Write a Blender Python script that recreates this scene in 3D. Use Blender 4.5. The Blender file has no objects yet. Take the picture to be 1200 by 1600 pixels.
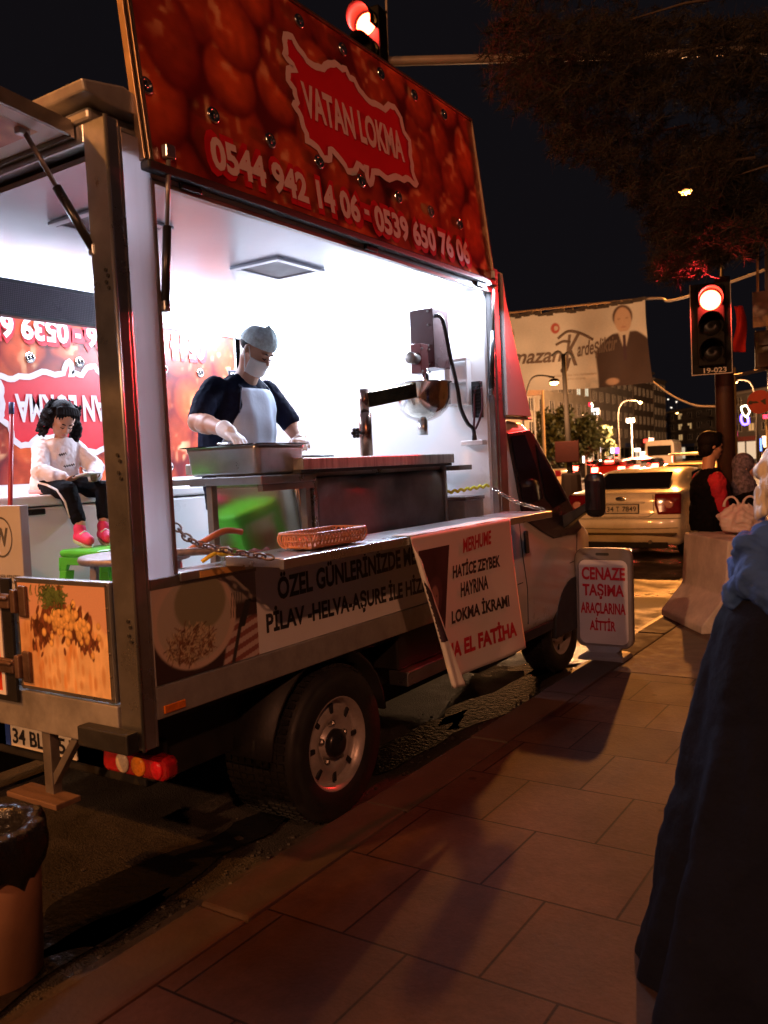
import bpy, bmesh, math, random
import numpy as np
from mathutils import Vector, Matrix, geometry
random.seed(7); np.random.seed(7)
SC = bpy.context.scene
COL = SC.collection
R = math.radians
# ---------------------------------------------------------------- camera
cam = bpy.data.cameras.new('camera')
cam.sensor_fit = 'VERTICAL'; cam.sensor_height = 36; cam.sensor_width = 27
cam.lens = 1330/1600*36; cam.clip_start = .05; cam.clip_end = 2000
cam.dof.use_dof = True; cam.dof.focus_distance = 4.6; cam.dof.aperture_fstop = 3.6   # phone camera, near bystander a little soft
camo = bpy.data.objects.new('camera', cam); COL.objects.link(camo); SC.camera = camo
EYE = Vector((0, 0, 1.6))
D1 = Vector((880, -113, 1330)).normalized()
DN = Vector((.047, 1, -(880*.047-113)/1330)).normalized()
UPC = -DN
XC = D1.cross(UPC).normalized()
# rows: world axes in camera coordinates (x right, y down, z forward)
CR = Vector((XC.x, D1.x, UPC.x)); CD = Vector((XC.y, D1.y, UPC.y)); CF = Vector((XC.z, D1.z, UPC.z))
camo.matrix_world = Matrix(((CR.x, -CD.x, -CF.x, EYE.x), (CR.y, -CD.y, -CF.y, EYE.y), (CR.z, -CD.z, -CF.z, EYE.z), (0, 0, 0, 1)))
def at(u, v, d):
    """point of the place seen at pixel (u, v) of the 1200x1600 photograph, d metres in front of the eye"""
    return EYE + (CR*(u-600) + CD*(v-800) + CF*1330)*(d/1330)
# ---------------------------------------------------------------- night sky, exposure
world = bpy.data.worlds.new('World'); SC.world = world; world.use_nodes = True
wn = world.node_tree.nodes; wl = world.node_tree.links
bg = wn['Background']
sky = wn.new('ShaderNodeTexSky'); sky.sky_type = 'NISHITA'; sky.sun_disc = False
sky.sun_elevation = R(-9); sky.sun_rotation = R(200)
wmix = wn.new('ShaderNodeMix'); wmix.data_type = 'RGBA'; wmix.blend_type = 'ADD'; wmix.inputs[0].default_value = 1
wmix.inputs[7].default_value = (.040, .034, .044, 1)       # city glow on the night sky
wl.new(sky.outputs[0], wmix.inputs[6]); wl.new(wmix.outputs[2], bg.inputs[0]); bg.inputs[1].default_value = .12
SC.view_settings.view_transform = 'Standard'; SC.view_settings.look = 'None'
SC.view_settings.exposure = 0; SC.view_settings.gamma = 1
SC.cycles.use_denoising = True
SC.cycles.max_bounces = 6; SC.cycles.diffuse_bounces = 3; SC.cycles.glossy_bounces = 3
SC.cycles.sample_clamp_indirect = 6
# ---------------------------------------------------------------- lamps of the place
def lamp(kind, name, loc, power, col, size=.1, rot=None, **k):
    l = bpy.data.lights.new(name, kind); l.energy = power; l.color = col
    if kind == 'AREA':
        l.shape = 'RECTANGLE'; l.size, l.size_y = size
    else:
        l.shadow_soft_size = size
    if kind == 'SPOT':
        l.spot_size = k.get('cone', R(150)); l.spot_blend = .6
    o = bpy.data.objects.new(name, l); COL.objects.link(o); o.location = loc
    if rot: o.rotation_euler = rot
    return o
SODIUM = (1, .33, .06)
LED = (.70, .80, 1)
LAMP_A = Vector((-7.2, 30, 10.3))      # street lamp beyond the pine
LAMP_B = Vector((-6.4, -6.0, 8.6))     # street lamp behind the truck
LAMP_C = Vector((7, -7, 9.0))            # street lamp behind the viewer, over the pavement
lamp('POINT', 'street_lamp_light', LAMP_A-Vector((0, 0, .35)), 19000, SODIUM, .18)
lamp('POINT', 'street_lamp_light', LAMP_B-Vector((0, 0, .35)), 3300, SODIUM, .18)
lamp('POINT', 'street_lamp_light', LAMP_C-Vector((0, 0, .35)), 2100, (1, .36, .17), .18)
LAMP_D = Vector((-2.1, -15, 9.2))       # the next street lamp back along the kerb
lamp('POINT', 'street_lamp_light', LAMP_D-Vector((0, 0, .35)), 6000, (1, .45, .2), .18)
lamp('AREA', 'led_strip_light', (-4.2, 3.3, 2.64), 62, LED, (.06, 2.7), (0, R(-35), 0))
lamp('AREA', 'led_strip_light', (-3.1, 4.68, 2.66), 110, LED, (1.9, .05), (R(-25), 0, 0))

# ---------------------------------------------------------------- materials
MATS = {}
def nodes(m): return m.node_tree.nodes, m.node_tree.links
_tx = {}
def creases(o, size, strength):
    """cloth creases: relief of procedural noise on the finished surface"""
    k = round(size, 3)
    if k not in _tx:
        t = bpy.data.textures.new('crease_noise', 'CLOUDS'); t.noise_scale = size; t.noise_depth = 2; t.noise_type = 'HARD_NOISE'; _tx[k] = t
    d = o.modifiers.new('creases', 'DISPLACE'); d.texture = _tx[k]; d.strength = strength; d.mid_level = .3; d.texture_coords = 'LOCAL'
    return o
def M(name, col, rough=.5, metal=0., var=.12, scale=6., bump=0., bscale=None, coat=0., spec=.5, alpha=1., trans=0., rvar=.15, stretch=None, dirt=0., dirtcol=(.05, .04, .03)):
    """principled material whose colour, roughness and relief vary with noise"""
    if name in MATS: return MATS[name]
    m = bpy.data.materials.new(name); m.use_nodes = True; MATS[name] = m
    n, l = nodes(m); p = n['Principled BSDF']
    p.inputs['Metallic'].default_value = metal
    p.inputs['Coat Weight'].default_value = coat; p.inputs['Coat Roughness'].default_value = .08
    p.inputs['Specular IOR Level'].default_value = spec
    p.inputs['Alpha'].default_value = alpha; p.inputs['Transmission Weight'].default_value = trans
    tc = n.new('ShaderNodeTexCoord'); mp = n.new('ShaderNodeMapping'); l.new(tc.outputs['Object'], mp.inputs[0])
    if stretch: mp.inputs['Scale'].default_value = stretch
    nz = n.new('ShaderNodeTexNoise'); nz.inputs['Scale'].default_value = scale; nz.inputs['Detail'].default_value = 6; nz.inputs['Roughness'].default_value = .65
    l.new(mp.outputs[0], nz.inputs[0])
    cr = n.new('ShaderNodeValToRGB'); l.new(nz.outputs[0], cr.inputs[0])
    cr.color_ramp.elements[0].position = .3; cr.color_ramp.elements[1].position = .7
    cr.color_ramp.elements[0].color = (*[c*(1-var) for c in col], 1); cr.color_ramp.elements[1].color = (*[min(1, c*(1+var)) for c in col], 1)
    src = cr.outputs[0]
    if dirt:
        n2 = n.new('ShaderNodeTexNoise'); n2.inputs['Scale'].default_value = scale*.37; n2.inputs['Detail'].default_value = 8; n2.inputs['Roughness'].default_value = .7
        l.new(mp.outputs[0], n2.inputs[0])
        r2 = n.new('ShaderNodeMapRange'); l.new(n2.outputs[0], r2.inputs[0]); r2.inputs[1].default_value = .5; r2.inputs[2].default_value = .75; r2.inputs[4].default_value = dirt
        mx = n.new('ShaderNodeMix'); mx.data_type = 'RGBA'; l.new(r2.outputs[0], mx.inputs[0]); l.new(src, mx.inputs[6]); mx.inputs[7].default_value = (*dirtcol, 1); src = mx.outputs[2]
    l.new(src, p.inputs['Base Color'])
    mr = n.new('ShaderNodeMapRange'); l.new(nz.outputs[0], mr.inputs[0]); mr.inputs[1].default_value = .3; mr.inputs[2].default_value = .7
    mr.inputs[3].default_value = max(.02, rough-rvar*rough); mr.inputs[4].default_value = min(1, rough+rvar*rough); l.new(mr.outputs[0], p.inputs['Roughness'])
    if bump:
        nb = n.new('ShaderNodeTexNoise'); nb.inputs['Scale'].default_value = bscale or scale*5; nb.inputs['Detail'].default_value = 5
        l.new(mp.outputs[0], nb.inputs[0]); bp = n.new('ShaderNodeBump'); bp.inputs['Strength'].default_value = bump; bp.inputs['Distance'].default_value = .01
        l.new(nb.outputs[0], bp.inputs['Height']); l.new(bp.outputs[0], p.inputs['Normal'])
    return m
def TRANSLUCENT(name, col):
    m = bpy.data.materials.new(name); m.use_nodes = True; n, l = nodes(m); p = n['Principled BSDF']; p.inputs['Base Color'].default_value = (*col, 1); p.inputs['Roughness'].default_value = .35
    t = n.new('ShaderNodeBsdfTranslucent'); nz = n.new('ShaderNodeTexNoise'); nz.inputs['Scale'].default_value = 3; nz.inputs['Detail'].default_value = 7
    cr = n.new('ShaderNodeValToRGB'); l.new(nz.outputs[0], cr.inputs[0]); cr.color_ramp.elements[0].color = (.5, .43, .46, 1); cr.color_ramp.elements[1].color = (.75, .68, .72, 1); l.new(cr.outputs[0], t.inputs[0])
    mx = n.new('ShaderNodeMixShader'); mx.inputs[0].default_value = .6; l.new(p.outputs[0], mx.inputs[1]); l.new(t.outputs[0], mx.inputs[2]); l.new(mx.outputs[0], n['Material Output'].inputs[0])
    return m
def EM(name, col, strength):
    if name in MATS: return MATS[name]
    m = bpy.data.materials.new(name); m.use_nodes = True; MATS[name] = m
    n, l = nodes(m); p = n['Principled BSDF']; p.inputs['Base Color'].default_value = (*[c*.5 for c in col], 1)
    p.inputs['Emission Color'].default_value = (*col, 1); p.inputs['Emission Strength'].default_value = strength
    return m
def PRINT(name, rough=.35, spec=.4):
    if name in MATS: return MATS[name]
    m = bpy.data.materials.new(name); m.use_nodes = True; MATS[name] = m
    n, l = nodes(m); p = n['Principled BSDF']; a = n.new('ShaderNodeAttribute'); a.attribute_name = 'print'
    nz = n.new('ShaderNodeTexNoise'); nz.inputs['Scale'].default_value = 90
    mx = n.new('ShaderNodeMix'); mx.data_type = 'RGBA'; mx.blend_type = 'MULTIPLY'; mx.inputs[0].default_value = .22
    l.new(a.outputs[0], mx.inputs[6]); l.new(nz.outputs[0], mx.inputs[7]); l.new(mx.outputs[2], p.inputs['Base Color'])
    p.inputs['Roughness'].default_value = rough; p.inputs['Specular IOR Level'].default_value = spec
    return m
STEEL = M('brushed_steel', (.47, .48, .49), .30, .92, .18, 5, .05, 60, dirt=.35, dirtcol=(.12, .10, .08))
STEEL_D = M('dull_steel', (.24, .22, .20), .4, .6, .25, 7, .08, 50, dirt=.5, dirtcol=(.05, .04, .035))
STEEL_P = M('polished_steel', (.62, .60, .58), .16, 1, .08, 4)
GALV = M('galvanised_sheet', (.36, .35, .33), .4, .4, .2, 9, .06, 40, dirt=.4)
WHITE = M('white_panel', (.74, .72, .72), .35, 0, .04, 3, dirt=.12, dirtcol=(.4, .36, .33))
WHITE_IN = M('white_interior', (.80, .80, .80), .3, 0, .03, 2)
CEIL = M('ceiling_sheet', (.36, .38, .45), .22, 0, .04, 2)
WPAINT = M('white_vehicle_paint', (.62, .60, .58), .3, 0, .05, 2, coat=.6, dirt=.25, dirtcol=(.28, .24, .20))
BLACK = M('black_rubber', (.018, .018, .018), .55, 0, .3, 12, .1, 80)
BLACKP = M('black_plastic', (.015, .015, .016), .3, 0, .2, 10)
DARKM = M('dark_underbody', (.02, .019, .018), .6, .3, .3, 8, .2)
GLASSD = M('dark_glass', (.012, .012, .014), .06, 0, .2, 3, spec=.9, coat=.5)
CHROME = M('chrome', (.7, .7, .7), .12, 1, .05)
RUST = M('worn_iron', (.20, .13, .10), .5, .8, .35, 14, .2, 60)
LETW = M('white_lettering', (.8, .78, .75), .45, 0, .03)
LETP = M('dimmed_lettering', (.62, .55, .54), .45, 0, .03)
LETK = M('black_lettering', (.02, .02, .022), .45, 0, .1)
LETR = M('red_lettering', (.48, .012, .03), .45, 0, .06)
REDP = M('printed_red', (.52, .008, .016), .35, 0, .06)
PAPER = M('paper_sheet', (.72, .68, .64), .6, 0, .03, 4)
SKIN = M('skin', (.42, .225, .15), .5, 0, .07, 14)
HAIRD = M('dark_hair', (.007, .005, .005), .6, 0, .3, 40, .5, 120, stretch=(1, 1, .3), spec=.08)

# ---------------------------------------------------------------- mesh building
def V3(p): return Vector(p)
class MB:
    def __init__(s): s.v = []; s.f = []
    def add(s, vs, fs):
        o = len(s.v); s.v += [Vector(x) for x in vs]; s.f += [tuple(i+o for i in f) for f in fs]; return s
    def box(s, lo, hi):
        x0, y0, z0 = lo; x1, y1, z1 = hi
        return s.add([(x0,y0,z0),(x1,y0,z0),(x1,y1,z0),(x0,y1,z0),(x0,y0,z1),(x1,y0,z1),(x1,y1,z1),(x0,y1,z1)],
                     [(0,3,2,1),(4,5,6,7),(0,1,5,4),(1,2,6,5),(2,3,7,6),(3,0,4,7)])
    def cbox(s, c, sz, rot=None):
        m = rot or Matrix.Identity(3); c = Vector(c)
        vs = [c+m@Vector((a*sz[0]/2, b*sz[1]/2, d*sz[2]/2)) for d in (-1, 1) for a, b in ((-1,-1),(1,-1),(1,1),(-1,1))]
        return s.add(vs, [(0,3,2,1),(4,5,6,7),(0,1,5,4),(1,2,6,5),(2,3,7,6),(3,0,4,7)])
    def bar(s, a, b, w, h, up=(0, 0, 1)):
        a, b = Vector(a), Vector(b); d = (b-a); L = d.length; d.normalize(); u = Vector(up)
        x = d.cross(u)
        if x.length < 1e-4: x = d.cross(Vector((1, 0, 0)))
        x.normalize(); u = x.cross(d)
        return s.cbox((a+b)/2, (w, L, h), Matrix((x, d, u)).transposed())
    def prism(s, poly, ext):
        n = len(poly); e = Vector(ext); P = [Vector(p) for p in poly]
        tri = geometry.tessellate_polygon([P])
        fs = [tuple(t) for t in tri]+[tuple(i+n for i in reversed(t)) for t in tri]+[(i, (i+1) % n, (i+1) % n+n, i+n) for i in range(n)]
        return s.add(P+[p+e for p in P], fs)
    def tube(s, pts, r, n=8, cap=True):
        P = [Vector(p) for p in pts]; k = len(P); rs = r if hasattr(r, '__len__') else [r]*k
        vs = []; prev = None
        for i, p in enumerate(P):
            d = (P[min(i+1, k-1)]-P[max(i-1, 0)]).normalized()
            if prev is None:
                x = d.cross(Vector((0, 0, 1)))
                if x.length < .05: x = d.cross(Vector((1, 0, 0)))
            else: x = prev-d*prev.dot(d)
            x.normalize(); prev = x; y = d.cross(x)
            vs += [p+(x*math.cos(2*math.pi*j/n)+y*math.sin(2*math.pi*j/n))*rs[i] for j in range(n)]
        fs = [(i*n+j, i*n+(j+1) % n, (i+1)*n+(j+1) % n, (i+1)*n+j) for i in range(k-1) for j in range(n)]
        if cap: fs += [tuple(range(n))[::-1], tuple((k-1)*n+j for j in range(n))]
        return s.add(vs, fs)
    def lathe(s, prof, c=(0, 0, 0), axis='Z', n=24, sx=1., sy=1., cap=True):
        c = Vector(c); vs = []
        for r, h in prof:
            for j in range(n):
                a = 2*math.pi*j/n; x, y = r*math.cos(a)*sx, r*math.sin(a)*sy
                vs.append(c+Vector({'Z': (x, y, h), 'X': (h, x, y), 'Y': (y, h, x)}[axis]))
        k = len(prof); fs = [(i*n+j, i*n+(j+1) % n, (i+1)*n+(j+1) % n, (i+1)*n+j) for i in range(k-1) for j in range(n)]
        if cap: fs += [tuple(range(n))[::-1], tuple((k-1)*n+j for j in range(n))]
        return s.add(vs, fs)
    def ell(s, c, r, rot=None, nu=16, nv=10):
        c = Vector(c); m = rot or Matrix.Identity(3); vs = [c+m@Vector((0, 0, -r[2]))]
        for i in range(1, nv):
            t = math.pi*i/nv-math.pi/2
            vs += [c+m@Vector((r[0]*math.cos(t)*math.cos(2*math.pi*j/nu), r[1]*math.cos(t)*math.sin(2*math.pi*j/nu), r[2]*math.sin(t))) for j in range(nu)]
        vs.append(c+m@Vector((0, 0, r[2]))); fs = []
        for j in range(nu):
            fs.append((0, 1+(j+1) % nu, 1+j)); e = 1+(nv-2)*nu; fs.append((e+j, e+(j+1) % nu, len(vs)-1))
            for i in range(nv-2): a = 1+i*nu; fs.append((a+j, a+(j+1) % nu, a+nu+(j+1) % nu, a+nu+j))
        return s.add(vs, fs)
    def limb(s, pts, rs, n=12):
        """tapered round limb with round ends"""
        for p, r in zip(pts, rs):
            s.ell(p, (r, r, r), nu=n, nv=8)
        return s.tube(pts, rs, n)
    def grid(s, nx, ny, fn):
        vs = [fn(i/nx, j/ny) for j in range(ny+1) for i in range(nx+1)]
        return s.add(vs, [(j*(nx+1)+i, j*(nx+1)+i+1, (j+1)*(nx+1)+i+1, (j+1)*(nx+1)+i) for j in range(ny) for i in range(nx)])
    def loft(s, secs, closed=True, cap=True):
        n = len(secs[0]); vs = [p for sec in secs for p in sec]; m = n if closed else n-1
        fs = [(i*n+j, i*n+(j+1) % n, (i+1)*n+(j+1) % n, (i+1)*n+j) for i in range(len(secs)-1) for j in range(m)]
        if cap: fs += [tuple(range(n))[::-1], tuple((len(secs)-1)*n+j for j in range(n))]
        return s.add(vs, fs)
    def xf(s, m):
        s.v = [m@v for v in s.v]; return s
    def build(s, name, mat, parent=None, smooth=False, bevel=0., sub=0, solid=0., remesh=0., smooths=0, fixn=True):
        me = bpy.data.meshes.new(name)
        org = Vector((0, 0, 0))
        me.from_pydata([tuple(v) for v in s.v], [], s.f); me.validate()
        if fixn:
            b = bmesh.new(); b.from_mesh(me); bmesh.ops.recalc_face_normals(b, faces=b.faces); b.to_mesh(me); b.free()
        o = bpy.data.objects.new(name, me); COL.objects.link(o)
        for mm in (mat if isinstance(mat, (list, tuple)) else [mat]): me.materials.append(mm)
        if parent is not None: put_under(o, parent)
        if remesh:
            d = o.modifiers.new('join', 'REMESH'); d.mode = 'VOXEL'; d.voxel_size = remesh; d.use_smooth_shade = True
        if smooths:
            d = o.modifiers.new('soften', 'SMOOTH'); d.factor = .5; d.iterations = smooths
        if solid:
            d = o.modifiers.new('thickness', 'SOLIDIFY'); d.thickness = solid; d.offset = 0
        if bevel:
            d = o.modifiers.new('edges', 'BEVEL'); d.width = bevel; d.segments = 2; d.limit_method = 'ANGLE'; d.angle_limit = R(35)
        if sub:
            d = o.modifiers.new('round', 'SUBSURF'); d.levels = sub; d.render_levels = sub
        if smooth:
            for p in me.polygons: p.use_smooth = True
        return o
def put_under(o, parent):
    o.parent = parent
    w = Matrix.Identity(4); q = parent
    while q is not None:
        if q.type == 'EMPTY': w = Matrix.Translation(q.location); break
        q = q.parent
    if parent.type == 'EMPTY': o.matrix_parent_inverse = w.inverted()
def tag(o, label=None, cat=None, group=None, kind=None):
    for k, v in (('label', label), ('category', cat), ('group', group), ('kind', kind)):
        if v: o[k] = v
    return o
def thing(name, loc, label, cat, group=None):
    o = bpy.data.objects.new(name, None); COL.objects.link(o); o.location = loc; o.empty_display_size = .1
    return tag(o, label, cat, group)
def copy_tree(o, parent=None):
    c = o.copy(); COL.objects.link(c)
    if parent is not None: c.parent = parent
    for ch in list(o.children): copy_tree(ch, c)
    return c
_tc = {}
def text_mesh(body, bold=0., shear=0.):
    k = (body, bold, shear)
    if k in _tc: return _tc[k]
    c = bpy.data.curves.new('lettering', 'FONT'); c.body = body; c.offset = bold; c.shear = shear; c.resolution_u = 3; c.fill_mode = 'BOTH'
    o = bpy.data.objects.new('lettering', c); COL.objects.link(o)
    dg = bpy.context.evaluated_depsgraph_get(); e = o.evaluated_get(dg); me = e.to_mesh()
    vs = np.array([v.co[:2] for v in me.vertices]); fs = [tuple(p.vertices) for p in me.polygons]
    e.to_mesh_clear(); bpy.data.objects.remove(o); bpy.data.curves.remove(c)
    lo, hi = vs.min(0), vs.max(0); _tc[k] = ((vs-lo)/(hi-lo), fs, (hi-lo)); return _tc[k]
def letter(name, body, mat, parent, fn, bold=.02, shear=0.):
    """flat lettering: fn(s, t) maps the unit box of the word onto a surface"""
    vs, fs, _ = text_mesh(body, bold, shear)
    mb = MB(); mb.add([fn(a, b) for a, b in vs], fs)
    return mb.build(name, mat, parent, fixn=False)
def flat(o, r, u):
    o, r, u = Vector(o), Vector(r), Vector(u)
    return lambda s, t: o+r*s+u*t
def printed(name, img, fn, parent, mat):
    """sheet whose printed picture is stored point by point as the colour attribute 'print'"""
    ny, nx = img.shape[0]-1, img.shape[1]-1
    mb = MB().grid(nx, ny, fn); o = mb.build(name, mat, parent, fixn=False)
    a = o.data.color_attributes.new('print', 'FLOAT_COLOR', 'POINT')
    buf = np.ones((len(o.data.vertices), 4), np.float32); buf[:, :3] = np.clip(img.reshape(-1, 3), 0, 1); a.data.foreach_set('color', buf.ravel())
    return o
def ST(w, h, nx, ny): return np.meshgrid(np.linspace(0, w, nx+1), np.linspace(0, h, ny+1))
def smooth_noise(shape, n, seed):
    rs = np.random.RandomState(seed); g = rs.rand(max(2, shape[0]//n+2), max(2, shape[1]//n+2))
    y = np.linspace(0, g.shape[0]-1.001, shape[0]); x = np.linspace(0, g.shape[1]-1.001, shape[1]); yi, xi = y.astype(int), x.astype(int)
    fy, fx = (y-yi)[:, None], (x-xi)[None]; fy = fy*fy*(3-2*fy); fx = fx*fx*(3-2*fx)
    return (g[yi][:, xi]*(1-fy)+g[yi+1][:, xi]*fy)*(1-fx)+(g[yi][:, xi+1]*(1-fy)+g[yi+1][:, xi+1]*fy)*fx
def mixc(img, mask, col):
    img[:] = img*(1-mask[..., None])+np.asarray(col)*mask[..., None] if np.ndim(col) == 1 else img*(1-mask[..., None])+col*mask[..., None]
def edge(d, w): return np.clip(.5-d/w, 0, 1)
def copytag(o, **k): return tag(o, **k)
# ================================================================ ground
def road_material():
    m = bpy.data.materials.new('wet_asphalt'); m.use_nodes = True; n, l = nodes(m); p = n['Principled BSDF']
    tc = n.new('ShaderNodeTexCoord')
    def nz(s, d=6, r=.6):
        q = n.new('ShaderNodeTexNoise'); q.inputs['Scale'].default_value = s; q.inputs['Detail'].default_value = d; q.inputs['Roughness'].default_value = r; l.new(tc.outputs['Object'], q.inputs[0]); return q
    g = n.new('ShaderNodeTexVoronoi'); g.inputs['Scale'].default_value = 130; l.new(tc.outputs['Object'], g.inputs[0]); big = nz(1.1, 6); cr = n.new('ShaderNodeValToRGB'); l.new(g.outputs[0], cr.inputs[0])
    cr.color_ramp.elements[0].position = .15; cr.color_ramp.elements[1].position = .8; cr.color_ramp.elements[1].color = (.030, .026, .022, 1); cr.color_ramp.elements[0].color = (.095, .080, .066, 1)
    mx = n.new('ShaderNodeMix'); mx.data_type = 'RGBA'; mx.blend_type = 'MULTIPLY'; mx.inputs[0].default_value = .7; l.new(cr.outputs[0], mx.inputs[6]); l.new(big.outputs[0], mx.inputs[7]); l.new(mx.outputs[2], p.inputs['Base Color'])
    wet = nz(.9, 5); mr = n.new('ShaderNodeMapRange'); l.new(wet.outputs[0], mr.inputs[0]); mr.inputs[1].default_value = .45; mr.inputs[2].default_value = .62; mr.inputs[3].default_value = .75; mr.inputs[4].default_value = .16; l.new(mr.outputs[0], p.inputs['Roughness'])
    bp = n.new('ShaderNodeBump'); bp.inputs['Strength'].default_value = .7; bp.inputs['Distance'].default_value = -.005; l.new(g.outputs[0], bp.inputs['Height']); l.new(bp.outputs[0], p.inputs['Normal'])
    return m
ROADM = road_material()
tag(MB().add([(-400, -60, 0), (400, -60, 0), (400, 900, 0), (-400, 900, 0)], [(0, 1, 2, 3)]).build('road', ROADM), kind='structure')

def slab_material():
    m = bpy.data.materials.new('pavement_slabs'); m.use_nodes = True; n, l = nodes(m); p = n['Principled BSDF']
    tc = n.new('ShaderNodeTexCoord'); mp = n.new('ShaderNodeMapping'); l.new(tc.outputs['Object'], mp.inputs[0])
    mp.inputs['Location'].default_value = (1.40+.48*4, -2.09+.487*4, 0)
    br = n.new('ShaderNodeTexBrick'); l.new(mp.outputs[0], br.inputs[0]); br.offset = .5; br.inputs['Scale'].default_value = 1; br.inputs['Brick Width'].default_value = .485; br.inputs['Row Height'].default_value = .487
    br.inputs['Mortar Size'].default_value = .0055; br.inputs['Mortar Smooth'].default_value = .4; br.inputs['Bias'].default_value = -.2
    br.inputs['Color1'].default_value = (.068, .037, .026, 1); br.inputs['Color2'].default_value = (.112, .062, .045, 1); br.inputs['Mortar'].default_value = (.008, .005, .004, 1)
    def nz(s, d=6, r=.65):
        q = n.new('ShaderNodeTexNoise'); q.inputs['Scale'].default_value = s; q.inputs['Detail'].default_value = d; q.inputs['Roughness'].default_value = r; l.new(tc.outputs['Object'], q.inputs[0]); return q
    st = nz(2.3); fine = nz(55, 4); r = n.new('ShaderNodeMapRange'); l.new(st.outputs[0], r.inputs[0]); r.inputs[1].default_value = .35; r.inputs[2].default_value = .7; r.inputs[3].default_value = .62; r.inputs[4].default_value = 1.1
    mx = n.new('ShaderNodeMix'); mx.data_type = 'RGBA'; mx.blend_type = 'MULTIPLY'; mx.inputs[0].default_value = 1; l.new(br.outputs[0], mx.inputs[6]); l.new(r.outputs[0], mx.inputs[7])
    m2 = n.new('ShaderNodeMix'); m2.data_type = 'RGBA'; m2.blend_type = 'MULTIPLY'; m2.inputs[0].default_value = .45; l.new(mx.outputs[2], m2.inputs[6]); l.new(fine.outputs[0], m2.inputs[7]); 
    vo = n.new('ShaderNodeTexVoronoi'); vo.inputs['Scale'].default_value = 2.6; l.new(tc.outputs['Object'], vo.inputs[0]); gm = n.new('ShaderNodeMapRange'); l.new(vo.outputs['Distance'], gm.inputs[0]); gm.inputs[1].default_value = .045; gm.inputs[2].default_value = .06; gm.inputs[3].default_value = .35; gm.inputs[4].default_value = 1
    m3 = n.new('ShaderNodeMix'); m3.data_type = 'RGBA'; m3.blend_type = 'MULTIPLY'; m3.inputs[0].default_value = .8; l.new(m2.outputs[2], m3.inputs[6]); l.new(gm.outputs[0], m3.inputs[7])
    sp2 = nz(.7, 8, .75); gr = n.new('ShaderNodeMapRange'); l.new(sp2.outputs[0], gr.inputs[0]); gr.inputs[1].default_value = .42; gr.inputs[2].default_value = .62; gr.inputs[3].default_value = .55; gr.inputs[4].default_value = 1.05
    m4 = n.new('ShaderNodeMix'); m4.data_type = 'RGBA'; m4.blend_type = 'MULTIPLY'; m4.inputs[0].default_value = 1; l.new(m3.outputs[2], m4.inputs[6]); l.new(gr.outputs[0], m4.inputs[7]); l.new(m4.outputs[2], p.inputs['Base Color'])
    rr = n.new('ShaderNodeMapRange'); l.new(st.outputs[0], rr.inputs[0]); rr.inputs[3].default_value = .6; rr.inputs[4].default_value = .85; p.inputs['Specular IOR Level'].default_value = .14; l.new(rr.outputs[0], p.inputs['Roughness'])
    a = n.new('ShaderNodeMath'); a.operation = 'MULTIPLY_ADD'; l.new(br.outputs['Fac'], a.inputs[0]); a.inputs[1].default_value = -2.2; l.new(fine.outputs[0], a.inputs[2])
    bp = n.new('ShaderNodeBump'); bp.inputs['Strength'].default_value = .35; bp.inputs['Distance'].default_value = .006; l.new(a.outputs[0], bp.inputs['Height']); l.new(bp.outputs[0], p.inputs['Normal'])
    return m
KERBM = M('kerb_stone', (.055, .034, .026), .8, 0, .25, 5, .2, 60, dirt=.6, spec=.15)
tag(MB().box((-1.94, -12, -.05), (14, 5.67, .12)).build('pavement', slab_material(), bevel=.006), kind='structure')
COBBLE = M('paver_surface', (.13, .095, .07), .8, 0, .35, 9, .6, 22, dirt=.4, spec=.2)
tag(MB().box((-1.94, 5.70, -.05), (14, 40, .116)).build('pavement', COBBLE), kind='structure')
k = MB()
for i in range(26):
    y = -12+i*1.0
    k.box((-2.17, y+.004, -.05), (-1.945, y+.996, .12+.003*((i*7) % 3)))
for i in range(26): k.box((-2.17, 14+i+.004, -.05), (-1.945, 14+i+.996, .118))
tag(k.build('kerb', KERBM, bevel=.012), kind='structure')
tag(MB().box((-2.36, -12, -.02), (-2.174, 14, .012)).build('gutter', M('gutter_concrete', (.055, .042, .034), .5, 0, .4, 4, .5, 40, dirt=.8)), kind='structure')
# loose grit and litter along the gutter
g = MB(); rg = random.Random(5)
for i in range(500):
    x = -2.28-abs(rg.gauss(0, .22)); y = rg.uniform(.6, 7); r = rg.uniform(.002, .008)*(2 if rg.random() < .05 else 1)
    g.cbox((x, y, .004+r*.4+(.012 if x > -2.36 else 0)), (r*2, r*rg.uniform(1, 2.5), r), Matrix.Rotation(rg.uniform(0, 3), 3, 'Z'))
tag(g.build('gutter_grit', M('grit', (.07, .06, .05), .3, 0, .5, 90)), 'grit and small litter lying along the gutter beside the kerb', 'grit', kind='stuff')
# water standing in the gutter
rg = random.Random(9); pm = M('gutter_water', (.012, .011, .010), .10, 0, .3, 3, 1., 38, spec=.9)
pd = MB()
for (yc, ly, xc, lx) in ((5.2, .9, -2.50, .16), (3.9, .75, -2.56, .13), (2.2, .8, -2.62, .16), (1.5, .6, -2.50, .10), (6.3, .6, -2.62, .2)):
    ph_ = [rg.uniform(0, 6) for _ in range(4)]
    ring_ = [(xc+lx*math.cos(a)*(1+.25*math.sin(3*a+ph_[0])+.18*math.sin(5*a+ph_[1])+.1*math.sin(9*a+ph_[2])), yc+ly*math.sin(a)*(1+.12*math.sin(4*a+ph_[3])+.06*math.sin(11*a)), .016) for a in np.linspace(0, 6.2832, 73)[:-1]]
    pd.add(ring_, [tuple(range(72))])
tag(pd.build('water', pm), kind='structure')
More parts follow.
